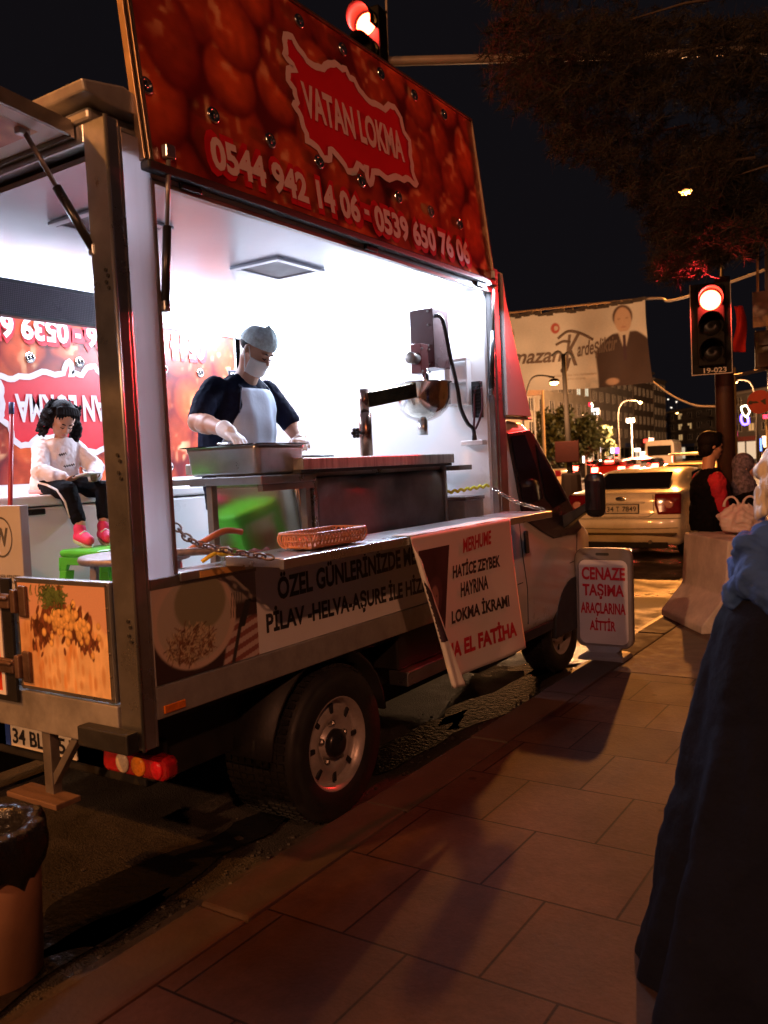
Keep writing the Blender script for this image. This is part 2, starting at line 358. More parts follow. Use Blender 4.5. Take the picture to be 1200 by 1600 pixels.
# far hillside closing the street
h = MB().grid(40, 6, lambda s, t: (-260+520*s, 330+40*t, -1+(10+16*math.sin(s*7+1)**2+8*math.sin(s*17))*math.sin(t*math.pi/2)))
tag(h.build('hill', M('night_hill', (.03, .03, .025), .9, 0, .4, .1)), kind='structure')
# ================================================================ the food truck
X0, XF = -2.305, -4.32       # near and far faces of the box
YR, YB = 1.92, 4.93          # rear and front ends of the box
truck = thing('food_truck', (-3.3, 4.0, 0), 'white fried-dough food truck with its lit serving hatch open and red flap raised', 'food truck')
T = truck
# --- box shell
b = MB()
b.box((-2.42, YR, .66), (X0, YR+.052, 2.80)).box((-2.318, YR+.052, .66), (X0, YR+.066, 2.78))
b.box((XF, YR, .63), (XF+.11, YR+.052, 2.80))
b.box((XF+.11, YR, 2.735), (-2.42, YR+.05, 2.80))
post = b.build('corner_post', STEEL, T, bevel=.004)
MB().tube([(X0+.002, YR-.002, .66), (X0+.002, YR-.002, 2.80)], .007, 8).build('corner_bead', STEEL, post, smooth=True)
sc = MB()
for z in (1.06, 1.11, 1.62, 1.68, 2.26, 2.3):
    sc.lathe([(.007, 0), (.007, .004), (.003, .006)], (-2.345, YR-.006, z), 'Y', 8); sc.lathe([(.007, 0), (.007, .004), (.003, .006)], (-2.335, YR-.006, z-.02), 'Y', 8)
sc.build('screw', BLACK, post)
MB().add([(-2.309, YR+.066, 1.245), (-2.309, 2.105, 1.245), (-2.309, 2.105, 2.765), (-2.309, YR+.066, 2.765)], [(0, 1, 2, 3)]).build('side_panel', TRANSLUCENT('translucent_panel', (.72, .68, .70)), T)
b = MB().box((-2.35, 4.765, .75), (X0-.004, 4.80, 2.70)).box((-2.36, 4.80, .60), (X0, 4.865, 2.78)).box((-2.36, 4.865, .60), (X0-.012, YB, 2.775))
b.build('front_post', STEEL, T, bevel=.006)
MB().box((-2.325, 2.105, 2.625), (X0-.003, 4.765, 2.77)).build('header_panel', WHITE, T)
fr = MB().box((-2.335, 2.103, 1.25), (X0+.002, 2.118, 2.640)).box((-2.335, 2.118, 2.622), (X0+.002, 4.765, 2.640))
fr.build('hatch_frame', STEEL_D, T, bevel=.002)
MB().box((XF-.02, YR-.01, 2.80), (-2.375, YB, 2.845)).build('roof', GALV, T, bevel=.012)
capm = MB().prism([(XF, YR+.05, 2.846), (XF, YR-.06, 2.862), (XF, YR-.07, 2.90), (XF, YR+.10, 2.93), (XF, YR+.45, 2.846)], (2.0, 0, 0))
capm.build('roof_cap', GALV, T, bevel=.008)
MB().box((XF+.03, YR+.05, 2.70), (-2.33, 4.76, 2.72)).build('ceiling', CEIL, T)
MB().box((XF, YR+.05, .78), (-2.33, 4.76, .82)).build('floor', GALV, T)
w = MB().box((XF, YR+.052, .82), (XF+.03, 4.76, 1.50)).box((XF, YR+.052, 2.575), (XF+.03, 4.76, 2.70)).box((XF, 4.70, 1.5), (XF+.03, 4.76, 2.575)).box((XF+.03, 4.72, .82), (-2.345, 4.76, 2.70))
w.build('inner_wall', WHITE_IN, T)
# ceiling hatches
for (x, y) in ((-3.0, 2.5), (-3.02, 3.62)):
    hb = MB()
    for (a, c) in (((-.17, -.2), (.17, -.16)), ((-.17, .16), (.17, .2)), ((-.17, -.16), (-.13, .16)), ((.13, -.16), (.17, .16))):
        hb.box((x+a[0], y+a[1], 2.684), (x+c[0], y+c[1], 2.699))
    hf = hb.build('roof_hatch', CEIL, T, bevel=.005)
    MB().box((x-.13, y-.16, 2.690), (x+.13, y+.16, 2.698)).build('hatch_opening', M('hatch_dark', (.035, .025, .03), .5, spec=.15), hf)
# led strips
ls = MB().box((-4.27, 2.0, 2.675), (-4.22, 4.68, 2.695)); ls.build('led_strip', EM('led_glow', LED, 16), T)
MB().box((-4.15, 4.66, 2.68), (-2.5, 4.70, 2.696)).build('led_strip', EM('led_glow', LED, 16), T)

# --- prints with dough balls
def ball_print(w, h, nx, ny, seed, dough=(.66, .10, .022), deep=(.085, .005, .006)):
    S, Tt = ST(w, h, nx, ny); img = np.ones(S.shape+(3,))*np.array(deep); rs = np.random.RandomState(seed)
    img *= (.6+.9*smooth_noise(S.shape, 12, seed))[..., None]
    sugar = smooth_noise(S.shape, 3, seed+2)
    cs = []
    for row in range(5):
        for c in range(11):
            cs.append((c*.27+(row % 2)*.13+rs.uniform(-.06, .06)-.08, row*.25+rs.uniform(-.06, .06)-.05, rs.uniform(.13, .18), rs.uniform(.15, .22), rs.uniform(-.6, .6), rs.uniform(.28, 1.0)))
    rs.shuffle(cs)
    for (cx, cy, rx, ry, an, br) in cs:
        u = (S-cx)*math.cos(an)+(Tt-cy)*math.sin(an); v = -(S-cx)*math.sin(an)+(Tt-cy)*math.cos(an); u /= rx; v /= ry
        d = np.sqrt(u*u+v*v); m = np.clip((1-d)/.14, 0, 1)
        s = np.clip(1.05-d*d*1.0+.4*(v*.7-u*.4), 0, 1.2)[..., None]*br
        col = np.array(deep)*1.6*(1-s)+np.array(dough)*s
        col = col*(.8+.45*sugar[..., None]); hi = np.clip((sugar-.58)*5, 0, 1)*np.clip(1-np.hypot(u+.3, v-.45)/.65, 0, 1)
        col = col*(1-hi[..., None]*.7)+np.array((.95, .62, .30))*hi[..., None]*.7
        mixc(img, m, col)
    return img
MAPPTS = [(26.6,41.9),(27.5,42.05),(28.1,41.6),(29.1,41.2),(30.2,41.15),(31.3,41.3),(32.3,41.8),(33.3,42.05),(34.2,41.95),(34.9,42.1),(35.3,41.7),(36.0,41.75),(36.6,41.3),(37.5,41.05),(38.4,40.95),(39.6,41.05),(40.5,41.0),(41.5,41.5),(42.5,41.55),(43.4,41.1),(43.6,40.3),(44.5,39.9),(44.4,39.4),(44.2,38.9),(44.35,38.4),(44.2,37.9),(44.8,37.3),(44.2,37.15),(43.5,37.3),(42.8,37.3),(42.2,37.1),(41,37.1),(40.2,36.9),(39.5,36.7),(38.7,36.75),(38,36.85),(36.9,36.7),(36.6,36.2),(36.1,35.85),(35.8,36.3),(36.1,36.85),(35.5,36.6),(34.6,36.75),(33.9,36.2),(32.8,36.05),(32.1,36.5),(31,36.85),(30.6,36.8),(30.4,36.3),(29.6,36.15),(28.9,36.6),(28.2,36.7),(27.4,36.7),(27.6,37.1),(27.2,37.6),(26.9,38.1),(26.4,38.3),(26.95,38.6),(26.8,39.2),(26.1,39.5),(26.35,40.1),(27.4,40.35),(26.7,40.6),(26.1,40.75),(26.4,41.3)]
def map_poly():
    p = np.array(MAPPTS); lo, hi = p.min(0), p.max(0); p = (p-lo)/(hi-lo); rs = np.random.RandomState(3); out = []
    for i in range(len(p)):
        a, c = p[i], p[(i+1) % len(p)]; out += [a, (a+c)/2+rs.uniform(-.007, .007, 2)]
    return out
def ribbon(pts, wd, fn):
    n = len(pts); mb = MB(); vs = []
    for i in range(n):
        a, c, d = pts[i-1], pts[i], pts[(i+1) % n]; t = np.array(d)-np.array(a); t = t/(np.hypot(*t)+1e-9); nn = np.array((-t[1], t[0]))
        vs += [fn(*(np.array(c)+nn*wd/2)), fn(*(np.array(c)-nn*wd/2))]
    mb.add(vs, [(2*i, 2*i+1, (2*i+3) % (2*n), (2*i+2) % (2*n)) for i in range(n)]); return mb
def flap_graphics(parent, fn, w, bolts_face, seed):
    """fn(s, t, lift): metres along and up the printed face"""
    printed('printed_sheet', ball_print(w, .975, 240, 90, seed), lambda a, c: fn(a*w, c*.975, .0), parent, PRINT('flap_print', .3))
    mp = [(.86+q[0]*1.02, .27+q[1]*.54) for q in map_poly()]
    f = MB(); P = [fn(x, y, .002) for x, y in mp]; tri = geometry.tessellate_polygon([[Vector((x, y, 0)) for x, y in mp]]); f.add(P, [tuple(t) for t in tri])
    f.build('map_field', REDP, parent, fixn=False)
    ribbon(mp, .034, lambda x, y: fn(x, y, .004)).build('map_outline', LETP, parent, fixn=False)
    def word(tx, x0, x1, y0, y1, sl=0.):
        return lambda s, t, L: fn(x0+(x1-x0)*s, y0+(y1-y0)*t+sl*s, L)
    def put(tx, x0, x1, y0, y1, sl, bold, red=True):
        q = word(tx, x0, x1, y0, y1, sl)
        if red:
            g = word(tx, x0-.028, x1+.028, y0-.03, y1+.03, sl); letter('lettering_backing', tx, REDP, parent, lambda s, t: g(s, t, .005), bold=.085)  # wider red copy printed behind the pale lettering
        letter('lettering', tx, LETP, parent, lambda s, t: q(s, t, .008), bold=bold)
    put('VATAN LOKMA', .945, 1.775, .455, .615, .02, .035, False)
    put('0544 942 14 06', .305, 1.275, .05, .185, -.005, .04)
    put('-', 1.315, 1.355, .105, .13, 0, .03)
    put('0539 650 76 06', 1.40, 2.375, .04, .175, 0, .04)
    for t in (.27, .905):
        for k_ in range(8):
            bm_ = MB(); bi = MB(); bolts_face(bm_, bi, .02+.327*(k_)+.005, t); 
            ey = bm_.build('eyelet', [STEEL_P, BLACK], parent, smooth=True)
flap_dir = Vector((-.11, 0, .97)).normalized(); flap_n = Vector((.97, 0, .11)).normalized(); FP = Vector((-2.285, 2.085, 2.69))
def flap_fn(s, t, lift): return FP+Vector((0, s, 0))+flap_dir*t+flap_n*(lift+.002)
FW = 2.665
fl = MB().prism([FP-flap_n*.03, FP+Vector((0, FW, 0))-flap_n*.03, FP+Vector((0, FW, 0))+flap_dir*.975-flap_n*.03, FP+flap_dir*.975-flap_n*.03], flap_n*.03)
flap = fl.build('serving_flap', WHITE, T, bevel=.003)
def ring(bm_, bi, s, t):
    c = flap_fn(s, t, 0); q = flap_n.to_track_quat('Z', 'Y').to_matrix()
    m = Matrix.Translation(c) @ q.to_4x4()
    bm_.add([m@v for v in MB().lathe([(.032, 0), (.032, .006), (.026, .011), (.019, .009), (.017, .003)], n=16).v], MB().lathe([(1, 0)]*5, n=16).f)
    d = MB().lathe([(.017, .0035), (.017, .005)], n=12); bi.add([m@v for v in d.v], d.f)
    d = MB().cbox((0, 0, .007), (.007, .03, .004)); bm_.add([m@v for v in d.v], d.f)
flap_graphics(flap, flap_fn, FW, ring, 11)
e = MB()
for off in (-.022, -.006, .006):
    e.bar(FP+Vector((0, off, 0))-flap_n*.012, FP+Vector((0, off, 0))+flap_dir*.985-flap_n*.012, .008, .05 if off > -.02 else .03, flap_n)
e.bar(FP+Vector((0, FW+.006, 0))-flap_n*.012, FP+Vector((0, FW+.006, 0))+flap_dir*.985-flap_n*.012, .012, .05, flap_n)
e.bar(FP+flap_dir*.985+Vector((0, -.02, 0))-flap_n*.012, FP+flap_dir*.985+Vector((0, FW+.012, 0))-flap_n*.012, .05, .014, flap_dir)
e.build('edge_trim', M('bronze_trim', (.32, .22, .15), .35, .9, .15), flap, bevel=.002)
MB().box((-2.31, 2.06, 2.655), (-2.262, 4.775, 2.688)).build('hinge_seal', BLACK, flap, bevel=.008)
for y in (2.28, 3.45, 4.6): MB().box((-2.304, y-.05, 2.632), (-2.285, y+.05, 2.656)).build('flap_latch', BLACKP, T, bevel=.004)
# --- gas struts
def strut(a, c):
    a, c = Vector(a), Vector(c); m = a.lerp(c, .52)
    s = MB().tube([a, m], .016, 10).build('gas_strut', BLACKP, T, smooth=True)
    MB().tube([m, c], .009, 10).build('piston_rod', STEEL_D, s, smooth=True)
    MB().cbox(c, (.03, .045, .05)).build('strut_bracket', STEEL, s, bevel=.006); MB().cbox(a, (.03, .03, .04)).build('strut_bracket', STEEL, s, bevel=.006)
strut((-2.30, 2.13, 2.20), (-2.27, 2.16, 2.735))
strut((-2.30, 4.70, 2.02), (-2.27, 4.74, 2.72))
strut((-2.415, 1.93, 2.38), (-2.58, 1.80, 2.79))
# --- raised rear flap
rf = MB().prism([(-4.25, YR-.02, 2.775), (-2.47, YR-.02, 2.775), (-2.47, .70, 2.90), (-4.25, .70, 2.90)], (0, .002, .03)).build('rear_flap', WHITE, T)
MB().bar((-2.463, YR-.02, 2.79), (-2.463, .70, 2.915), .016, .05).bar((-4.25, YR-.012, 2.785), (-2.46, YR-.012, 2.785), .014, .05).build('edge_trim', STEEL_D, rf)
printed('printed_sheet', ball_print(1.6, 1.1, 90, 60, 21, (.75, .42, .25), (.35, .12, .10)), lambda a, c: Vector((-4.15+1.6*a, 1.84-1.1*c, 2.781+.1025*c)), rf, PRINT('rear_flap_print'))
# --- far hatch seen from inside: its print hangs upside down
def far_fn(s, t, lift): return Vector((XF+.034+lift, 4.60-s, 2.57-t))
far = MB().box((XF-.01, 1.98, 1.53), (XF+.03, 4.62, 2.572)).build('far_flap', WHITE_IN, T)
def ring2(bm_, bi, s, t):
    c = far_fn(s, t, 0); d = MB().lathe([(.032, 0), (.032, .006), (.026, .011), (.019, .009), (.017, .003)], c, 'X', 16); bm_.add(d.v, d.f)
    d = MB().lathe([(.017, .0035), (.017, .005)], c, 'X', 12); bi.add(d.v, d.f); bm_.cbox(c+Vector((.007, 0, 0)), (.004, .007, .03))
flap_graphics(far, far_fn, 2.6, ring2, 29)
MB().box((XF+.03, 1.98, 2.572), (XF+.05, 4.62, 2.60)).box((XF+.03, 1.98, 1.50), (XF+.05, 4.62, 1.53)).build('edge_trim', STEEL, far)
# --- lower side
side = MB().box((-2.34, 1.986, .868), (-2.312, 4.80, 1.245)).build('lower_panel', WPAINT, T)
def dish_print():
    w, h = .53, .34; S, Y = ST(w, h, 120, 80); img = np.ones(S.shape+(3,))*np.array((.06, .035, .03)); rs = np.random.RandomState(4)
    mixc(img, edge(.20-Y+.1*S, .02)*edge(-S+.0, .02)*0+np.clip((Y-.22)/.02, 0, 1)*np.clip((S-.30)/.02, 0, 1), np.array((.36, .32, .28)))     # table
    mixc(img, np.clip((.30-S)/.01, 0, 1)*np.clip((Y-.17)/.02, 0, 1), np.array((.72, .56, .47)))
    st = (np.sin((Y-.25*S)*150) > 0)[..., None]
    mixc(img, np.clip((S-.36+.3*(.12-Y))/.01, 0, 1)*np.clip((.17-Y)/.02, 0, 1), np.where(st, np.array((.68, .52, .46)), np.array((.34, .12, .10))))   # napkin
    u, v = (S-.20)/.215, (Y-.20)/.185; ang = .25; uu, vv = u*math.cos(ang)+v*math.sin(ang), -u*math.sin(ang)+v*math.cos(ang); d = np.hypot(uu, vv)
    mixc(img, np.clip((1-d)/.04, 0, 1), np.array((.76, .58, .46))); mixc(img, np.clip((.87-d)/.04, 0, 1), np.array((.62, .54, .42)))
    mixc(img, np.clip((.80-np.hypot((S-.23)/.17, (Y-.26)/.14))/.08, 0, 1), np.array((.34, .32, .20)))
    for i in range(420):
        a, r = rs.uniform(0, 6.28), rs.rand()**.6; cx, cy = .17+.115*r*math.cos(a), .115+.065*r*math.sin(a); th = rs.uniform(0, 3.14); L = rs.uniform(.01, .035)
        p, q = (S-cx)*math.cos(th)+(Y-cy)*math.sin(th), -(S-cx)*math.sin(th)+(Y-cy)*math.cos(th)
        c = np.array((.85, .68, .42))*rs.uniform(.5, 1.1) if rs.rand() < .6 else np.array((.20, .08, .04))*rs.uniform(.6, 1.6)
        mixc(img, np.clip((L-abs(p))/.004, 0, 1)*np.clip((.003-abs(q+p*p*8))/.002, 0, 1), c)
    for k_ in range(5):
        mixc(img, np.clip((.003-abs(S-.385-.018*k_/1.3-(Y-.2)*.12))/.002, 0, 1)*(Y > .17)*(Y < .27), np.array((.06, .055, .05)))
    mixc(img, np.clip((.012-abs(S-.40-(Y-.05)*.35))/.004, 0, 1)*(Y < .18), np.array((.05, .045, .04)))
    mixc(img, np.clip((.02-abs(S-.47-(Y-.2)*.45))/.004, 0, 1)*(Y > .13)*(Y < .23), np.array((.03, .03, .03)))
    return img
printed('food_picture', dish_print(), lambda a, c: Vector((-2.308, 1.992+.533*a, .87+.34*c)), side, PRINT('food_print', .4))
MB().box((-2.315, 1.99, 1.207), (-2.306, 2.53, 1.244)).build('panel_frame', STEEL_D, side)
bn = MB().box((-2.312, 2.527, .869), (-2.309, 4.15, 1.22)).build('text_banner', M('banner_vinyl', (.80, .79, .78), .45, 0, .03, 4), side)
letter('lettering', 'ÖZEL GÜNLERİNİZDE MEVLİT', LETK, bn, flat((-2.307, 2.655, 1.068), (0, 1.30, .02), (0, 0, .125)), .035)
letter('lettering', 'PİLAV -HELVA-AŞURE İLE HİZMET', LETK, bn, flat((-2.307, 2.575, .925), (0, 1.40, -.02), (0, 0, .125)), .035)
MB().box((-2.35, 1.986, .752), (-2.303, 4.80, .866)).build('side_rail', GALV, T, bevel=.004)
MB().box((-2.303, 2.01, .768), (-2.294, 2.11, .797)).build('side_reflector', M('amber_reflector', (.75, .18, .01), .15, 0, .2, 60, coat=1), T, bevel=.003)
sill = MB().box((-2.42, 2.118, 1.236), (-2.296, 4.765, 1.252)).box((-2.30, 2.118, 1.222), (-2.290, 4.765, 1.252)).build('hatch_sill', STEEL, T, bevel=.002)
MB().box((-2.2895, 2.21, 1.2225), (-2.288, 2.45, 1.247)).build('amber_tape', M('amber_tape', (.75, .40, .12), .3), sill)
# --- folding shelf
sh = MB().box((-2.285, 2.36, 1.268), (-1.975, 4.76, 1.284)).box((-1.985, 2.30, 1.25), (-1.963, 4.765, 1.288)).box((-2.285, 2.34, 1.25), (-1.985, 2.36, 1.287)).box((-2.285, 4.745, 1.25), (-1.985, 4.765, 1.287))
sh.build('serving_shelf', STEEL, T, bevel=.003)
# --- rear end
rb = MB().box((XF, YR-.008, .655), (-2.425, YR+.04, .805)).build('rear_beam', GALV, T, bevel=.004)
dr = MB().box((-2.975, YR-.012, .815), (-2.425, YR+.02, 1.243)).build('rear_door', STEEL, T, bevel=.003)
def rice_print():
    w, h = .50, .385; S, Y = ST(w, h, 150, 116); img = np.ones(S.shape+(3,))*np.array((.70, .40, .27)); rs = np.random.RandomState(8)
    n1 = smooth_noise(S.shape, 9, 5); n2 = smooth_noise(S.shape, 4, 6); st = smooth_noise((6, S.shape[1]), 4, 15).mean(0)[None, :]
    mound = np.clip((.30+.03*n1-.55*np.maximum(0, abs(S-.25)-.10)-Y)/.02, 0, 1)
    rice = np.array((.86, .58, .30))*(.72+.30*n1+.28*st)[..., None]
    mixc(img, mound, rice)
    for k_ in range(70):
        cx, cy = rs.uniform(.02, .48), rs.uniform(0, .22); d = np.hypot((S-cx)/rs.uniform(.006, .014), (Y-cy)/rs.uniform(.015, .05)); mixc(img, np.clip((1-d)/.5, 0, 1)*.55, np.array((.62, .26, .07))*rs.uniform(.7, 1.4))
    mixc(img, np.clip((.17-S)/.06, 0, 1)*mound*.45, np.array((.50, .20, .07)))
    for k_ in range(330):
        side = rs.choice([-1, 1, 0], p=[.42, .36, .22]); cx = .25+side*rs.uniform(.04, .155)+rs.normal(0, .02); cy = .285-abs(cx-.25)*.55+rs.normal(0, .035)
        th = rs.uniform(.9, 2.2); p, q = (S-cx)*math.cos(th)+(Y-cy)*math.sin(th), -(S-cx)*math.sin(th)+(Y-cy)*math.cos(th); d = np.hypot(p/rs.uniform(.012, .034), q/rs.uniform(.006, .012))
        c = np.array((.19, .065, .03))*rs.uniform(.45, 1.7); mixc(img, np.clip((1-d)/.25, 0, 1), c*(1.2-.6*d[..., None]))
    for k_ in range(85):
        cx, cy = rs.normal(.29, .07), rs.normal(.265, .034); cy -= abs(cx-.27)*.3; r_ = rs.uniform(.011, .015); d = np.hypot((S-cx)/r_, (Y-cy)/(r_*1.2)); c = np.array((.90, .54, .18))*rs.uniform(.75, 1.1)
        mixc(img, np.clip((1-d)/.2, 0, 1), c*(1.1-.55*d[..., None]**2-.2*((cy-Y)/.015)[..., None]))
    for k_ in range(150):
        cx, cy, th = rs.normal(.20, .042), rs.normal(.345, .018), rs.uniform(0, 3.1); p, q = (S-cx)*math.cos(th)+(Y-cy)*math.sin(th), -(S-cx)*math.sin(th)+(Y-cy)*math.cos(th)
        mixc(img, np.clip((.022-abs(p))/.004, 0, 1)*np.clip((.0035-abs(q+p*p*16))/.002, 0, 1), np.array((.07, .11, .03))*rs.uniform(.4, 1.9))
    return img
printed('food_picture', rice_print(), lambda a, c: Vector((-2.955+.51*a, YR-.0145, .83+.395*c)), dr, PRINT('food_print', .4))
rv = MB()
for i in range(6):
    for x in (-2.437, -2.965): rv.lathe([(.005, 0), (.004, -.004)], (x, YR-.013, .83+i*.08), 'Y', 8)
rv.build('rivet', STEEL_P, dr)
for z in (1.155, .905):
    hg = MB().box((-3.35, YR-.05, z-.028), (-2.965, YR-.03, z+.028)).box((-3.35, YR-.062, z+.006), (-2.965, YR-.05, z+.02)).box((-2.965, YR-.045, z-.045), (-2.935, YR-.015, z+.045)).box((-2.935, YR-.03, z-.06), (-2.89, YR-.016, z+.06))
    hg.build('door_hinge', RUST, T, bevel=.008)
# left rear door, folded open, with its red print
ld = MB().box((-3.62, YR-.028, .76), (-2.985, YR-.014, 1.24)).build('rear_door', BLACKP, T, bevel=.003)
printed('printed_sheet', ball_print(.5, .42, 60, 50, 33, (.80, .16, .03), (.45, .03, .01)), lambda a, c: Vector((-3.58+.51*a, YR-.030, .80+.41*c)), ld, PRINT('door_print', .4))
MB().box((-3.065, YR-.034, .80), (-3.045, YR-.0285, 1.235)).box((-3.60, YR-.034, .785), (-3.045, YR-.0285, .80)).build('print_border', WHITE, ld)
letter('lettering', 'lokma', LETW, ld, flat((-3.34, YR-.035, 1.0), (.26, 0, 0), (0, 0, .06)), .03)
MB().box((-2.58, YR-.065, .662), (-2.315, YR-.012, .735)).build('bumper_block', BLACK, T, bevel=.006)
st = MB().box((-2.895, 1.925, .38), (-2.845, 1.965, .652)).bar((-2.87, 1.945, .44), (-2.70, 1.945, .65), .03, .03).build('rear_step', STEEL_D, T, bevel=.003)
MB().box((-3.05, 1.86, .392), (-2.74, 1.97, .414)).build('step_board', M('wood_plank', (.15, .085, .05), .65, 0, .3, 9, .2, stretch=(.2, 3, 3)), st, bevel=.004)
tl = MB().prism([(-2.645, 2.0, .535), (-2.625, 2.0, .518), (-2.32, 2.0, .522), (-2.295, 2.0, .54), (-2.295, 2.0, .592), (-2.32, 2.0, .608), (-2.635, 2.0, .604)], (0, .06, 0)).build('tail_lamp', M('red_lens', (.35, .008, .012), .12, 0, .4, 50, coat=1), T, bevel=.012)
MB().ell((-2.525, 1.998, .563), (.036, .012, .038)).build('reversing_lens', M('clear_lens', (.62, .52, .40), .12, 0, .3, 70, coat=1), tl, smooth=True)
MB().ell((-2.44, 1.998, .563), (.038, .012, .038)).build('indicator_lens', M('amber_lens', (.75, .24, .02), .12, 0, .3, 70, coat=1), tl, smooth=True)
MB().ell((-2.345, 1.998, .563), (.030, .012, .034)).build('brake_lens', M('bright_red_lens', (.75, .02, .03), .12, 0, .3, 70, coat=1), tl, smooth=True)
pl = MB().box((-3.40, 2.09, .478), (-2.92, 2.10, .575)).build('number_plate', M('plate_white', (.75, .70, .58), .35), T, bevel=.004)
MB().box((-3.396, 2.087, .481), (-3.362, 2.0895, .572)).build('blue_band', M('plate_blue', (.02, .07, .4), .4), pl)
letter('lettering', '34 BL', LETK, pl, flat((-3.345, 2.0875, .493), (.215, 0, 0), (0, 0, .067)), .02)
letter('lettering', '51', LETK, pl, flat((-3.035, 2.0875, .493), (.09, 0, 0), (0, 0, .067)), .02)
# --- running gear
ch = MB().box((-4.22, 2.2, .10), (-4.12, 6.9, .75)).box((-4.1, 4.95, .20), (-2.60, 5.55, .46)).box((-4.1, 6.42, .20), (-2.62, 6.9, .46)).box((-4.1, 3.5, .22), (-2.75, 4.9, .45)).box((-4.1, 2.12, .42), (-2.55, 6.6, .74)).box((-4.2, 2.12, .70), (-2.40, 4.9, .78)).box((-4.15, 2.12, .45), (-2.5, 2.2, .60)).build('chassis', DARKM, T, bevel=.01)  # far-side skirt and low boxes added to block lamp light under the truck
MB().box((-2.42, 3.62, .47), (-2.306, 4.46, .545)).box((-2.306, 3.62, .535), (-2.298, 4.46, .545)).build('side_step', STEEL, T, bevel=.003)
MB().box((-2.52, 3.62, .547), (-2.36, 4.46, .74)).build('toolbox', DARKM, T, bevel=.01)
mg = MB().loft([[Vector((x, 3.02+.43*math.cos(a), .36+.42*math.sin(a))) for a in np.linspace(.1, 3.04, 14)] for x in (-2.62, -2.335)], closed=False, cap=False).build('mudguard', BLACK, T, smooth=True, solid=.015)
def wheel(x, y, r, rimr, dirx):
    d = dirx
    tp = [(rimr*.98, -.10), (rimr*1.03, -.105), (r*.93, -.11), (r*.985, -.085), (r, -.05), (r, .05), (r*.985, .085), (r*.93, .11), (rimr*1.03, .105), (rimr*.98, .10)]
    ty = MB().lathe([(a, h) for a, h in tp], (x, y, r), 'X', 48, cap=False).build('wheel', BLACK, T, smooth=True, fixn=True)
    tr = MB()
    for i in range(60):
        a = 2*math.pi*i/60
        for h in (-.06, -.02, .02, .06):
            m = Matrix.Rotation(-a, 3, 'X'); tr.cbox(Vector((x+h, y, r))+m@Vector((0, 0, r-.001)), (.032, .022, .014), m)
    tr.build('tread', BLACK, ty)
    s = d
    rm = MB().lathe([(rimr, .085*s), (rimr*1.02, .10*s), (rimr*.96, .102*s), (rimr*.90, .06*s), (rimr*.86, .045*s), (rimr*.80, .058*s), (rimr*.60, .075*s), (rimr*.48, .07*s), (rimr*.36, .045*s), (rimr*.34, .05*s), (rimr*.31, .075*s), (.0, .078*s)], (x, y, r), 'X', 48, cap=False).build('rim', M('rim_steel', (.55, .50, .47), .38, .35, .15, 14, .1, dirt=.5, dirtcol=(.14, .10, .08)), ty, smooth=True)
    ho = MB(); nu = MB()
    for i in range(8):
        a = 2*math.pi*i/8; c = Vector((x+.068*s, y+rimr*.73*math.cos(a), r+rimr*.73*math.sin(a)))
        ho.cbox(c, (.012, .026, .05), Matrix.Rotation(a+math.pi/2, 3, 'X'))
    for i in range(5):
        a = 2*math.pi*i/5+.3; nu.lathe([(.014, .045*s), (.014, .078*s), (.008, .085*s)], (x, y+rimr*.42*math.cos(a), r+rimr*.42*math.sin(a)), 'X', 6)
    ho.build('rim_slot', BLACK, rm, bevel=.006); nu.build('wheel_nut', STEEL_D, rm)
    MB().lathe([(rimr*.31, .07*s), (rimr*.30, .10*s), (rimr*.2, .112*s), (0, .114*s)], (x, y, r), 'X', 20).build('hub_cap', BLACKP, rm, smooth=True)
wheel(-2.42, 3.03, .352, .215, 1); wheel(-2.60, 3.03, .352, .215, 1); wheel(-4.2, 3.03, .352, .215, -1)
wheel(-2.52, 5.98, .335, .205, 1); wheel(-4.15, 5.98, .335, .205, -1)
# --- cab
def cab_section(y, xs, zb, zt, r=.06):
    """rounded section of the cab at length y: half width xs about x=-3.3"""
    pts = []
    for (sx, z0, z1) in ((1, zb, zt), (-1, zt, zb)):
        for t in (0, .06, .3, .5, .7, .94, 1): pts.append((sx, z0+(z1-z0)*t))
    out = []
    for sx, z in pts:
        k_ = 1-.0*(z-zb); ins = (0 if z < 1.05 else (z-1.05)*.06)
        q = .03 if z in (zb, zt) else 0
        out.append(Vector((-3.3+sx*(xs-ins-q), y, z)))
    return out
body = MB().loft([cab_section(y, xs, zb, zt) for y, xs, zb, zt in ((4.95, .985, .46, 1.84), (5.05, .99, .45, 1.865), (5.30, .99, .45, 1.85), (5.42, .99, .45, 1.80), (5.62, .99, .45, 1.62), (5.9, .985, .47, 1.36), (6.15, .975, .5, 1.16), (6.3, .955, .46, 1.10), (6.55, .90, .40, 1.03), (6.80, .80, .36, .93), (6.98, .62, .36, .80), (7.03, .45, .4, .7))])
cab = body.build('cab', WPAINT, T, smooth=True, bevel=.02)
def cx(y, z):   # near face of the cab
    xs = np.interp(y, [4.95, 5.05, 5.9, 6.15, 6.3, 6.55, 6.8], [.985, .99, .985, .975, .955, .90, .80]); return -3.3+xs-max(0, z-1.05)*.06
def on_cab(pts, lift, ext=.012): return MB().prism([Vector((cx(y, z)+lift, y, z)) for y, z in pts], (ext, 0, 0))
on_cab([(5.0, 1.775), (5.34, 1.80), (5.42, 1.76), (5.62, 1.585), (5.92, 1.31), (6.12, 1.13), (6.20, 1.065), (6.05, 1.03), (5.6, 1.04), (5.42, 1.10), (5.16, 1.20), (5.10, 1.27)], .002, .014).build('door_glass_surround', BLACKP, cab, bevel=.006)
on_cab([(5.035, 1.755), (5.25, 1.765), (5.40, 1.53), (5.46, 1.33), (5.13, 1.30)], .0165, .003).build('side_window', GLASSD, cab)
